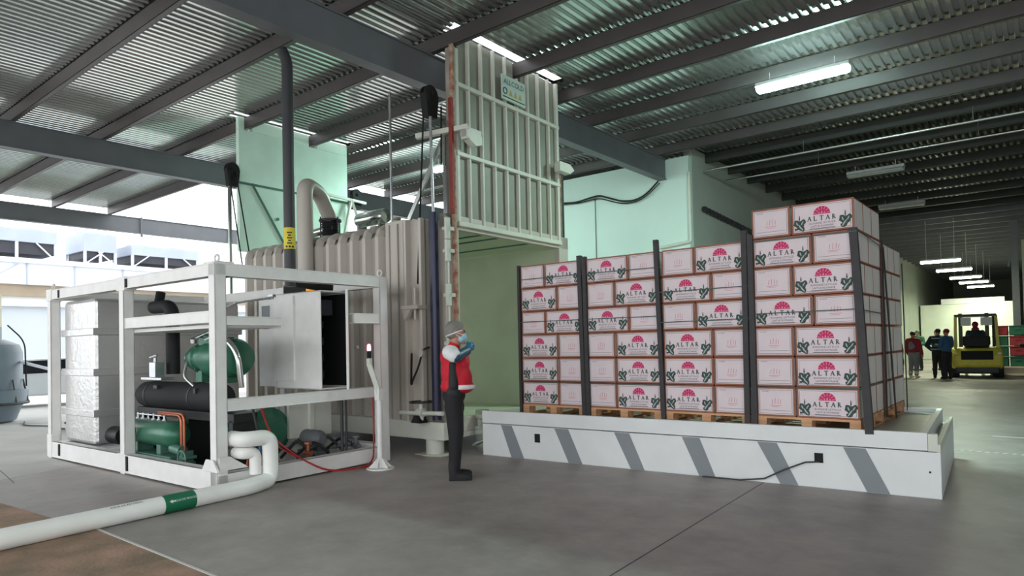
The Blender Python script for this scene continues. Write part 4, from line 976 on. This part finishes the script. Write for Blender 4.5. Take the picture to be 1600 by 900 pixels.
for ci, (nm, x0, rows) in enumerate(cols):
    n = len(rows)
    lv = ([(BZ[5] + .12, 'top'), (BZ[3] + .17, 'upper middle'), (BZ[1] - .01, 'lowest')] if ci < 2 else [(BZ[4] + .13, 'upper'), (BZ[3] - .06 + .15, 'middle')] if ci == 2 else [(BZ[6] - .03, 'upper'), (BZ[3] + .14, 'middle'), (BZ[1] - .01, 'lowest')])
    for z, q in lv: strap(x0 - .02, x0 + 1.03, z, z + random.uniform(-.008, .008), 'thin %s strap across the %s' % (q, nm))
strap(-.0, 1.2, BZ[6] - .03, BZ[6] - .08, 'thin upper strap along the side of the tall stack', True)
strap(-.0, 1.2, BZ[3] + .14, BZ[3] + .12, 'thin middle strap along the side of the tall stack', True)
strap(-.0, 1.2, BZ[1], BZ[1] + .02, 'thin lowest strap along the side of the tall stack', True)

# ================================================================== MAN IN THE RED VEST
def person_root(label, base, face, frame='C', name='person'):
    return thing(name, label, 'person', base, frame, face - (0 if frame == 'C' else 0))
face = math.atan2(.66, .75)
mn = person_root('man in red vest, white sleeves, blue gloves, mask and hairnet standing in black trousers', (-5.09, 5.66, 0), face)
def ry(deg): return Matrix.Rotation(R(deg), 3, 'Y')
# body: one continuous skin (head, neck, arms)
blob('body', [('e', (.015, 0, 1.655), (.095, .076, .105)), ('e', (.05, 0, 1.60), (.06, .056, .075)), ('e', (.105, 0, 1.625), (.018, .013, .02)), ('e', (.085, 0, 1.53), (.03, .035, .028)),
    ('c', (-.03, 0, 1.42), .065, (.0, 0, 1.56), .055), ('e', (.0, .078, 1.64), (.022, .012, .034)), ('e', (.0, -.078, 1.64), (.022, .012, .034)),
    ('e', (-.03, 0, 1.33), (.10, .16, .13)), ('e', (-.02, 0, 1.15), (.10, .14, .16)), 
    ('c', (-.05, .17, 1.42), .05, (-.01, .27, 1.37), .042), ('c', (-.01, .27, 1.37), .04, (.14, .06, 1.45), .03),
    ('c', (-.05, -.17, 1.42), .05, (-.01, -.27, 1.37), .042), ('c', (-.01, -.27, 1.37), .04, (.14, -.06, 1.45), .03),
    ('c', (-.03, .08, .90), .07, (-.02, .09, .5), .05), ('c', (-.02, .09, .5), .05, (-.05, .09, .1), .04),
    ('c', (-.03, -.08, .90), .07, (-.02, -.09, .5), .05), ('c', (-.02, -.09, .5), .05, (-.05, -.09, .1), .04)], 'skin', mn, .012, 5, local=True)
blob('hair_net', [('e', (-.012, 0, 1.69), (.112, .092, .092)), ('e', (-.035, 0, 1.64), (.092, .09, .08))], 'hair_net', mn, .010, 5, local=True)
mb = MB(); mb.tube(arc((-.01, 0, 1.635), 1, 0, 2 * PI, 24, (.1, 0, .035), (0, .09, 0)), .007, 6); L(mb, 'net_band', 'white_cloth', mn, smooth=60)
blob('face_mask', [('e', (.085, 0, 1.585), (.042, .058, .055)), ('e', (.06, 0, 1.57), (.05, .066, .05))], 'mask_blue', mn, .008, 4, local=True)
mb = MB()
for s in (-1, 1): mb.tube([(.09, s * .05, 1.61), (.0, s * .085, 1.64)], .004, 6); mb.tube([(.08, s * .055, 1.56), (.0, s * .085, 1.62)], .004, 6)
L(mb, 'mask_loop', 'white_cloth', mn)
mb = MB()
for s in (-1, 1): mb.ball((.096, s * .03, 1.648), (.012, .013, .008)); mb.box(.085, .106, s * .03 - .018, s * .03 + .018, 1.663, 1.668)
L(mb, 'eye', 'matte_black', mn, smooth=60)
blob('shirt', [('c', (-.07, .165, 1.42), .082, (-.02, .255, 1.385), .072), ('c', (-.07, -.165, 1.42), .085, (-.02, -.255, 1.385), .078), ('e', (-.05, -.14, 1.42), (.09, .06, .08)), ('e', (-.05, .14, 1.42), (.09, .06, .08)), ('e', (-.04, 0, 1.36), (.09, .15, .1))], 'white_cloth', mn, .012, 6, local=True, label='white short sleeved shirt')
blob('vest', [('e', (-.06, 0, 1.36), (.125, .150, .14)), ('e', (-.03, 0, 1.2), (.15, .175, .2)), ('e', (.045, 0, 1.12), (.135, .165, .17)), ('e', (.05, 0, 1.03), (.15, .168, .085)), ('e', (-.04, 0, 1.04), (.145, .17, .10)),
    ('c', (-.045, .0, 1.43), .085, (-.02, 0, 1.49), .068), ('e', (.085, 0, 1.30), (.07, .13, .12))], 'red_cloth', mn, .012, 8, local=True, label='red vest')
blob('side_panel', [('c', (-.04, -.135, 1.28), .045, (-.035, -.145, 1.05), .058), ('e', (-.035, -.12, .97), (.085, .07, .09))], 'vest_black', mn, .012, 5, local=True, label='black side panel of the vest')
mb = MB(); n = 40; vs = []; fs = []
for i in range(n + 1):
    a = -R(100) + R(200) * i / n; vs += [(.045 + .162 * math.cos(a), .178 * math.sin(a), 1.005), (.050 + .166 * math.cos(a), .182 * math.sin(a), 1.055)]
for i in range(n): fs.append((2 * i, 2 * i + 2, 2 * i + 3, 2 * i + 1))
mb.add(vs, fs); o = L(mb, 'reflective_band', 'white_cloth', mn, smooth=60); sm = o.modifiers.new('s', 'SOLIDIFY'); sm.thickness = .006
blob('trousers', [('e', (-.035, 0, .94), (.135, .16, .12)), ('c', (-.03, .085, .90), .105, (-.01, .09, .5), .082), ('c', (-.01, .09, .5), .08, (-.045, .09, .13), .062), ('c', (-.04, -.085, .90), .105, (-.02, -.09, .5), .086), ('c', (-.02, -.09, .5), .084, (-.04, -.09, .13), .066), ('e', (-.03, 0, .80), (.115, .13, .13))], 'black_cloth', mn, .013, 6, local=True, label='black trousers')
for s in (-1, 1): blob('boot', [('c', (-.05, s * .095, .18), .062, (-.05, s * .095, .06), .058), ('e', (.03, s * .10, .045), (.13, .052, .045)), ('e', (.10, s * .105, .04), (.06, .05, .038)), ('b', -.105, .15, s * .10 - .045, s * .10 + .045, .0, .03)], 'rubber', mn, .010, 4, local=True)
for s in (-1, 1): blob('arm_sleeve', [('c', (.0, s * .265, 1.37), .062, (.12, s * .09, 1.43), .052)], 'blue_sleeve', mn, .010, 4, local=True, label='blue plastic arm sleeve')
for s in (-1, 1):
    pr = [('c', (.10, s * .085, 1.42), .050, (.145, s * .05, 1.465), .042), ('e', (.155, s * .042, 1.475), (.038, .032, .052))]
    for k in range(4):
        z = 1.442 + k * .024; x = .172 + (.010 if k in (1, 2) else 0)
        pr += [('c', (.155, s * .045, z), .0125, (x + .02, s * .032, z + .004), .010), ('c', (x + .02, s * .032, z + .004), .010, (x + .022, s * .006 + .002 * k * s, z + .006), .009), ('c', (x + .022, s * .006, z + .006), .009, (x + .006, s * .002 + .004 * s, z + .006), .0085)]
    pr += [('c', (.135, s * .035, 1.47), .013, (.125, s * .018, 1.51), .011), ('c', (.125, s * .018, 1.51), .011, (.135, s * .010, 1.535), .009)]
    blob('glove', pr, 'blue_glove', mn, .0055, 2, local=True, label='blue gloved hand with curled fingers')

# ================================================================== FAR END OF THE HALL
def far_person(label, base, fc, top, legs, hair, h=1.66, arms='down', shoes='rubber', head='skin', lean=0, extra=None):
    t = thing('person', label, 'person', base, 'B', fc); k = h / 1.7
    def S(p): return tuple(q * k for q in p)
    armp = []
    for s in (-1, 1):
        if arms == 'down': armp += [('c', S((0, s * .2, 1.38)), .06, S((.0, s * .27, 1.1)), .05), ('c', S((0, s * .27, 1.1)), .048, S((.08, s * .27, .88)), .035)]
        elif arms == 'hips': armp += [('c', S((0, s * .2, 1.38)), .06, S((-.05, s * .34, 1.13)), .052), ('c', S((-.05, s * .34, 1.13)), .048, S((.08, s * .2, .98)), .036)]
        else: armp += [('c', S((0, s * .2, 1.38)), .06, S((.02, s * .27, 1.12)), .05), ('c', S((.02, s * .27, 1.12)), .048, S((.26, s * .14, 1.15)), .035)]
    hand = {'down': (.1, .27, .83), 'hips': (.1, .17, .97), 'fwd': (.3, .12, 1.16)}[arms]
    pr = [('e', S((.0, 0, 1.58)), S((.09, .075, .11))), ('e', S((.085, 0, 1.56)), S((.02, .014, .02))), ('c', S((-.01, 0, 1.4)), .055, S((0, 0, 1.5)), .05), ('e', S((0, 0, 1.2)), S((.1, .16, .25))), ('e', S((0, 0, .95)), S((.1, .15, .14)))]
    for s in (-1, 1):
        pr += [('c', S((0, s * .09, .9)), .08, S((.01, s * .11, .48)), .055), ('c', S((.01, s * .11, .48)), .055, S((-.03, s * .12, .08)), .04), ('e', S((hand[0], s * hand[1], hand[2])), (.04, .025, .05))]
        for f in range(5): pr.append(('c', S((hand[0], s * hand[1], hand[2])), .012, S((hand[0] + .03 + .01 * f, s * (hand[1] - .02 + .012 * f), hand[2] - .06 + .008 * abs(f - 2))), .009))
    blob('body', pr + armp, head, t, .018, 3, local=True)
    blob('jacket', [('e', S((0, 0, 1.27)), S((.135, .205, .22))), ('e', S((0, 0, 1.03)), S((.14, .19, .2))), ('c', S((0, -.12, 1.38)), .09, S((0, .12, 1.38)), .09)] + [(a[0], a[1], a[2] + .022, a[3], a[4] + .022) for a in armp], top, t, .02, 4, local=True)
    blob('trousers', [('e', S((0, 0, .9)), S((.13, .17, .14)))] + [q for s in (-1, 1) for q in (('c', S((0, s * .09, .88)), .105, S((.01, s * .11, .48)), .08), ('c', S((.01, s * .11, .48)), .08, S((-.03, s * .12, .13)), .065))], legs, t, .02, 4, local=True)
    for s in (-1, 1): blob('shoe', [('e', S((.03, s * .12, .05)), S((.14, .055, .05))), ('c', S((-.03, s * .12, .05)), .05, S((-.03, s * .12, .22 if shoes == 'cream_boot' else .1)), .055 if shoes != 'cream_boot' else .07)], shoes, t, .016, 3, local=True)
    blob('hair', [('e', S((-.015, 0, 1.625)), S((.1, .088, .09)))], hair, t, .016, 3, local=True)
    if extra: extra(t, S)
    return t
def stripes(t, S):
    mb = MB()
    for z in (1.37, 1.0):
        mb.tube([S((.152 * math.cos(a), .218 * math.sin(a), z)) for a in [2 * PI * i / 24 for i in range(25)]], .014, 6)
    L(mb, 'reflective_band', 'white_cloth', t)
def waist(t, S):
    blob('overvest', [('e', S((-.01, 0, 1.18)), S((.15, .15, .26)))], 'grey_cloth', t, .02, 4, local=True, label='grey bib over the red sleeves')
vd = lambda x, y: math.atan2(y, x)
far_person('person in red sleeves, grey bib and cream boots, leftmost of the far group', (-3.75, 27.1, 0), R(60), 'maroon_cloth', 'grey_cloth', 'black', 1.62, 'down', 'cream_boot', extra=waist)
far_person('person in black jacket with white reflective stripes, back turned', (-3.02, 27.2, 0), R(100), 'navy_cloth', 'black_cloth', 'black', 1.70, 'hips', extra=stripes)
far_person('person in blue jacket and black trousers standing left of the yellow forklift', (-2.72, 26.6, 0), R(150), 'blue_cloth', 'black_cloth', 'maroon_cloth', 1.68, 'fwd')
far_person('person in dark brown clothes half hidden behind the carton stacks', (-2.42, 15.35, 0), R(200), 'brown_cloth', 'brown_cloth', 'black', 1.6, 'down')
far_person('person in dark clothes with a pale strap at the right edge beyond the forklift', (-.55, 28.6, 0), R(190), 'black_cloth', 'brown_cloth', 'maroon_cloth', 1.6, 'fwd')
for x, y, hc, lb in ((-4.35, 32.6, 'crate_green', 'person in green cap standing far back behind the red-sleeved person'), (-3.75, 33.2, 'crate_green', 'person in green cap standing far back behind the striped jacket'), (-3.3, 32.0, 'hair_net', 'person in pale cap standing far back, nearest to the forklift')):
    far_person(lb, (x, y, 0), R(250), 'crate_green' if hc != 'hair_net' else 'brown_cloth', 'black_cloth', hc, 1.68, 'fwd')
# forklift: rear towards the camera
fb = (-2.08, 28.75, 0); frot = R(96)
fk = thing('forklift', 'yellow forklift truck seen from behind with a driver', 'forklift', fb, 'B', frot)
# local: +x forward, rear at -x
mb = MB(); prof = [(-1.15, .38), (-1.2, .75), (-1.05, 1.0), (-.35, 1.05), (-.3, .62), (.7, .55), (.75, .3), (-1.0, .3)]
mb.prism(prof, 'y', -.72, .72); L(mb, 'counterweight', 'forklift_yellow', fk, bevel=.06)
mb = MB(); mb.box(-1.215, -1.15, -.45, .45, .62, .92); L(mb, 'grille', 'matte_black', fk, bevel=.02)
mb = MB(); mb.box(-1.1, .9, -.62, .62, .14, .4); L(mb, 'chassis', 'black', fk, bevel=.04)
for x, r in ((-.75, .27), (.75, .33)):
    for s in (-1, 1):
        mb = MB(); mb.lathe((x, s * .62, r), [(r * .5, -.12), (r * .95, -.12), (r, -.08), (r, .08), (r * .95, .12), (r * .5, .12)], 26, axis='y'); wh = L(mb, 'wheel', 'rubber', fk, smooth=40)
        mb = MB(); mb.lathe((x, s * .62, r), [(.02, -.13), (r * .48, -.125), (r * .48, .125), (.02, .13)], 20, axis='y'); L(mb, 'hub', 'forklift_yellow', wh, smooth=40)
for (x, s) in ((-.95, -1), (-.95, 1)):
    mb = MB(); mb.bar((x, s * .6, 1.0), (-.82, s * .57, 2.12), .09, .09); L(mb, 'guard_post', 'forklift_yellow', fk, bevel=.01)
for s in (-1, 1): mb = MB(); mb.bar((.55, s * .56, .6), (.35, s * .56, 2.12), .07, .08); L(mb, 'guard_post', 'black', fk, bevel=.01)
mb = MB(); mb.box(-.88, .45, -.6, .6, 2.10, 2.14)
for i in range(5): mb.box(-.6 + i * .24, -.55 + i * .24, -.6, .6, 2.12, 2.18)
L(mb, 'overhead_guard', 'black', fk)
mb = MB()
for s in (-1, 1): mb.box(.95, 1.07, s * .4 - .06, s * .4 + .06, .1, 2.25)
for z in (.4, 1.2, 2.1): mb.box(.97, 1.05, -.4, .4, z, z + .1)
L(mb, 'mast', 'black', fk)
mb = MB()
for s in (-1, 1): mb.box(1.07, 2.0, s * .25 - .05, s * .25 + .05, .08, .12); mb.box(1.07, 1.11, s * .25 - .05, s * .25 + .05, .08, .6)
L(mb, 'fork', 'dark_pipe', fk)
mb = MB(); mb.box(-.95, -.2, -.35, .35, 1.05, 1.2); mb.box(-.95, -.8, -.4, .4, 1.1, 1.42); L(mb, 'seat', 'rubber', fk, bevel=.05)
mb = MB(); mb.box(-1.0, -.98, -.42, -.1, 1.75, 2.02); mb.box(-1.0, -.98, .1, .4, 1.75, 2.02)
mb2 = MB(); mb2.box(-.64, -.62, -.48, -.15, 1.78, 2.06); mb2.box(-.64, -.62, .12, .42, 1.78, 2.06); L(mb2, 'notice_plate', 'white_cloth', fk)
mb = MB(); mb.tube(arc((.1, 0, 1.3), .17, 0, 2 * PI, 20, (0, 1, 0), (.5, 0, .85)), .015, 8); mb.tube([(.1, 0, 1.3), (.4, 0, .7)], .02, 8); L(mb, 'steering_wheel', 'black', fk)
mb = MB()
for s in (-1, 1): mb.box(-1.17, -1.1, s * .62 - .05, s * .62 + .05, .78, .86)
L(mb, 'tail_lamp', 'white_cloth', fk)
dr = thing('person', 'forklift driver in dark clothes with a red hood, seated under the black guard', 'person', fb, 'B', frot)
blob('body', [('e', (-.42, 0, 1.80), (.09, .08, .11)), ('c', (-.45, 0, 1.6), .05, (-.43, 0, 1.72), .05), ('e', (-.5, 0, 1.42), (.1, .16, .22)), ('c', (-.5, .1, 1.25), .08, (-.05, .12, 1.25), .06), ('c', (-.5, -.1, 1.25), .08, (-.05, -.12, 1.25), .06), ('c', (-.05, .12, 1.25), .06, (.1, .12, .85), .045), ('c', (-.05, -.12, 1.25), .06, (.1, -.12, .85), .045),
     ('c', (-.48, .2, 1.55), .055, (-.3, .25, 1.32), .045), ('c', (-.3, .25, 1.32), .045, (.03, .15, 1.36), .035), ('c', (-.48, -.2, 1.55), .055, (-.3, -.25, 1.32), .045), ('c', (-.3, -.25, 1.32), .045, (.03, -.15, 1.36), .035)], 'skin', dr, .018, 3, local=True)
blob('jacket', [('e', (-.5, 0, 1.44), (.14, .2, .24)), ('c', (-.48, .2, 1.55), .08, (-.3, .25, 1.32), .065), ('c', (-.3, .25, 1.32), .065, (-.03, .16, 1.36), .05), ('c', (-.48, -.2, 1.55), .08, (-.3, -.25, 1.32), .065), ('c', (-.3, -.25, 1.32), .065, (-.03, -.16, 1.36), .05)], 'navy_cloth', dr, .02, 4, local=True)
blob('trousers', [('c', (-.5, .1, 1.25), .105, (-.05, .12, 1.25), .08), ('c', (-.5, -.1, 1.25), .105, (-.05, -.12, 1.25), .08), ('c', (-.05, .12, 1.25), .08, (.08, .12, .9), .06), ('c', (-.05, -.12, 1.25), .08, (.08, -.12, .9), .06)], 'black_cloth', dr, .02, 4, local=True)
blob('hood', [('e', (-.45, 0, 1.82), (.11, .1, .11)), ('e', (-.5, 0, 1.66), (.1, .12, .08))], 'maroon_cloth', dr, .02, 4, local=True)
for s in (-1, 1): blob('shoe', [('e', (.16, s * .12, .8), (.13, .05, .05))], 'rubber', dr, .018, 2, local=True)

# crates, low counter, tarpaulin wall, column
k = 0
for r in range(4):
    for c in range(2):
        red = (r, c) in ((3, 0), (1, 1), (2, 1))
        t = thing('stacked_crate', '%s %s crate, %s, %s column right of the forklift' % ('red' if red else 'dark green', 'plastic', ['bottom', 'second', 'third', 'top'][r], ['left', 'right'][c]), 'crate', (-1.42 + c * .5, 30.2, .30 + r * .37), 'B', R(0), 'crates behind the forklift')
        mb = MB(); mb.box(-.23, .23, -.2, .2, 0, .02); mb.box(-.23, .23, -.2, -.18, 0, .355); mb.box(-.23, .23, .18, .2, 0, .355); mb.box(-.23, -.21, -.2, .2, 0, .355); mb.box(.21, .23, -.2, .2, 0, .355)
        L(mb, 'tub', 'crate_red' if red else 'crate_green', t)
        mb = MB(); mb.box(-.245, .245, -.215, .215, .325, .35); mb.box(-.06, .06, -.212, -.19, .2, .26); L(mb, 'rim', 'crate_red' if red else 'crate_green', t)
mb = MB(); mb.box(-1.75, 1.2, 29.95, 30.45, 0, .24); mb.box(-1.8, 1.25, 29.9, 30.5, .24, .30); tag(obj('low_counter', mb, 'beige', base=(-.6, 29.2, 0), frame='B', bevel=.01), 'low beige block under the green and red crates', 'platform')
# white container wall
mb = MB(); mb.box(-6.2, -1.56, 48, 50.5, 0, 3.3); wallc = obj('tarpaulin_wall', mb, 'tarp', base=(-3.9, 48, 0), frame='B', bevel=.02); tag(wallc, 'long white covered block closing off the far end behind the people', 'partition')
mb = MB(); mb.box(-2.3, -1.6, 47.9, 47.99, 1.6, 3.34); mb.box(-5.1, -2.0, 47.96, 48.3, 3.3, 3.62); obj('upper_panel', mb, 'white_cloth', wallc)
struct('trim_7', MB().box(-6.28, -5.95, 25.8, 26.0, 0, 2.9), 'cream')
mb = MB(); mb.box(-1.06, -.84, 31.2, 31.4, 0, 5.7); mb.bar((-.95, 31.3, 5.3), (-1.15, 31.3, 4.0), .06, .06); struct('trim_8', mb, 'steel_grey')
struct('wall_partition', MB().box(-.9, 8.8, 38, 38.2, 0, 5.7), 'wall_grey')
mb = MB(); mb.box(-.7, 6.0, 12.0, 12.05, 0, .006)
for i in range(26): mb.prism([(-1.15 + i * .09, 10.32), (-1.11 + i * .09, 10.32), (-1.07 + i * .09, 10.40), (-1.11 + i * .09, 10.40)], 'z', .001, .004)
struct('trim_9', MB().merge(mb), 'white_cloth')

# ================================================================== OUTSIDE (left)
FXx = -34
mb = MB(); mb.box(FXx - 8, FXx, -6, 22, 0, 3.55); fb_ = obj('warehouse_facade', mb, 'shutter', base=(FXx, 8, 0)); tag(fb_, 'pale grey warehouse across the yard with rooftop condensers', 'building')
mb = MB(); mb.box(FXx - .1, FXx + .25, -6, 22, 3.55, 3.95); obj('light_strip', mb, 'white_paint', fb_)
mb = MB(); mb.box(FXx - .1, FXx + .45, -6, 22, 3.95, 4.45); obj('brown_band', mb, 'facade_brown', fb_)
mb = MB(); mb.box(FXx - 8, FXx + .6, -6, 22, 4.45, 5.35); mb.box(FXx - 8, FXx + .75, -6, 22, 5.35, 5.55); obj('parapet', mb, 'facade', fb_)
mb = MB()
for y in (9.0, 10.2, 12.0, 14): mb.box(FXx + .6, FXx + .66, y, y + .05, 4.45, 5.35)
mb.bar((FXx + .64, 8.9, 4.6), (FXx + .64, 9.9, 5.3), .03, .03); obj('facade_seam', mb, 'unit_grey', fb_)
def condenser(y0, y1, z0, zt, zb, label, legs=True):
    x0, x1 = FXx - 2.0, FXx + .2
    t = thing('rooftop_condenser', label, 'condenser', ((x0 + x1) / 2, (y0 + y1) / 2, 5.55), group='rooftop condensers across the yard')
    mb = MB(); mb.box(x0, x1, y0, y1, z0, zt)
    n = max(1, round((y1 - y0) / 1.5))
    for i in range(n):
        c = y0 + (i + .5) * (y1 - y0) / n; mb.lathe(((x0 + x1) / 2, c, zt), [(.6, 0), (.6, .14), (.5, .14)], 20)
    obj('casing', mb, 'unit_grey', t, bevel=.02)
    mb = MB(); mb.box(x0 + .15, x1 - .1, y0 + .1, y1 - .1, zb, z0); obj('coil_bank', mb, 'louvre_dark', t)
    mb = MB()
    for y in (y0 + .06, (y0 + y1) / 2, y1 - .06):
        for x in (x0 + .05, x1 - .05): mb.box(x - .05, x + .05, y - .05, y + .05, 5.55, z0)
    mb.bar((x1, y0 + .1, 5.6), (x1, y0 + .8, z0), .05, .05); mb.bar((x1, y1 - .1, 5.6), (x1, y1 - .8, z0), .05, .05)
    obj('leg', mb, 'facade', t)
condenser(8.5, 11.5, 6.3, 6.85, 5.8, 'long pale rooftop condenser on the far left above the warehouse')
condenser(12.55, 13.95, 6.15, 6.98, 5.85, 'tall boxy rooftop condenser in the middle of the three')
condenser(14.6, 17.9, 6.15, 6.62, 5.8, 'grey-blue rooftop condenser closest to the green raised door')
# cooling tower
ct = thing('cooling_tower', 'round blue-grey water cooling tower with cream fan stack at the left edge', 'cooling tower', (-18.28, 4.74, 0))
cx, cy = -18.28, 4.74
mb = MB(); mb.lathe((cx, cy, 0), [(.5, .0), (.62, .05), (.72, .35), (.84, .45), (.84, .72), (.74, .74), (.74, 1.55), (.68, 1.72), (.46, 1.82), (.36, 1.85), (.36, 2.12), (.3, 2.13)], 36); obj('shell', mb, 'tower_grey', ct, smooth=35)
mb = MB(); mb.lathe((cx, cy, 2.12), [(.36, 0), (.36, .72), (.33, .74), (.2, .74)], 30); obj('fan_stack', mb, 'cream', ct, smooth=35)
mb = MB(); mb.lathe((cx, cy, .40), [(.86, 0), (.87, .03), (.86, .06)], 36)
for a in range(12): mb.tube([(cx + .86 * math.cos(a * PI / 6), cy + .86 * math.sin(a * PI / 6), .42), (cx + .76 * math.cos(a * PI / 6), cy + .76 * math.sin(a * PI / 6), .95)], .015, 6)
obj('ladder_rail', mb, 'dark_pipe', ct)
mb = MB(); mb.tube(round_path([(cx + .45, cy + .35, 2.15), (cx + .62, cy + .62, 1.8), (cx + .64, cy + .64, .8)], .2), .015, 8); obj('cable', mb, 'matte_black', ct, smooth=60)
mb = MB(); mb.bar((-17.9, 5.3, 1.35), (-16.4, 6.1, .95), .08, .05); obj('strut', mb, 'facade', ct)
mb = MB(); mb.tube(round_path([(-17.5, 5.3, .02), (-16.6, 5.0, .02), (-15.9, 5.3, .02), (-15, 5.2, .02)], .3), .015, 6); tag(obj('ground_hose', mb, 'dark_pipe', base=(-16.5, 5.2, 0), smooth=60), 'thin dark hose lying on the floor between cooling tower and silver tank', 'hose')
# car
cr_ = thing('car', 'white car parked outside between the cooling tower and the silver tank', 'car', (-22.9, 7.5, 0), rot=R(80))
mb = MB(); prof = [(-2.1, .32), (-2.15, .62), (-2.0, .86), (-1.3, .92), (-.75, 1.36), (.55, 1.40), (1.1, .98), (1.95, .86), (2.12, .66), (2.1, .32)]
mb.prism(prof, 'y', -.82, .82); L(mb, 'car_body', 'car_paint', cr_, bevel=.06)
mb = MB()
for s in (-1, 1): mb.prism([(-1.15, .94), (-.72, 1.3), (.5, 1.34), (.98, .98)], 'y', s * .825 - .006, s * .825 + .006)
mb.flat([(-1.27, -.68, .965), (-.8, -.62, 1.34), (-.8, .62, 1.34), (-1.27, .68, .965)]); mb.flat([(1.08, -.68, 1.02), (.62, -.62, 1.385), (.62, .62, 1.385), (1.08, .68, 1.02)])
L(mb, 'window', 'glass_dark', cr_)
mb = MB(); mb.box(-2.19, -2.12, -.5, .5, .42, .6); L(mb, 'grille', 'matte_black', cr_)
for x in (-1.35, 1.35):
    for s in (-1, 1): mb = MB(); mb.lathe((x, s * .76, .32), [(.1, -.1), (.3, -.1), (.32, -.06), (.32, .06), (.3, .1), (.1, .1)], 24, axis='y'); L(mb, 'wheel', 'rubber', cr_, smooth=40)
# low dark trolley by the tank
tr = thing('hand_trolley', 'dark low steel trolley standing behind the left end of the white frame', 'trolley', (-14.5, 5.4, 0))
mb = MB(); mb.box(-15.0, -14.2, 5.2, 5.7, .12, .16); obj('deck', mb, 'dark_pipe', tr)
mb = MB(); mb.tube(round_path([(-14.22, 5.25, .16), (-14.22, 5.25, .75), (-14.22, 5.65, .75), (-14.22, 5.65, .16)], .08), .02, 8); obj('handle', mb, 'matte_black', tr, smooth=60)
for x in (-14.9, -14.3):
    for y in (5.25, 5.65): mb = MB(); mb.lathe((x, y, .06), [(.02, -.02), (.06, -.02), (.06, .02), (.02, .02)], 14, axis='y'); obj('wheel', mb, 'rubber', tr, smooth=40)
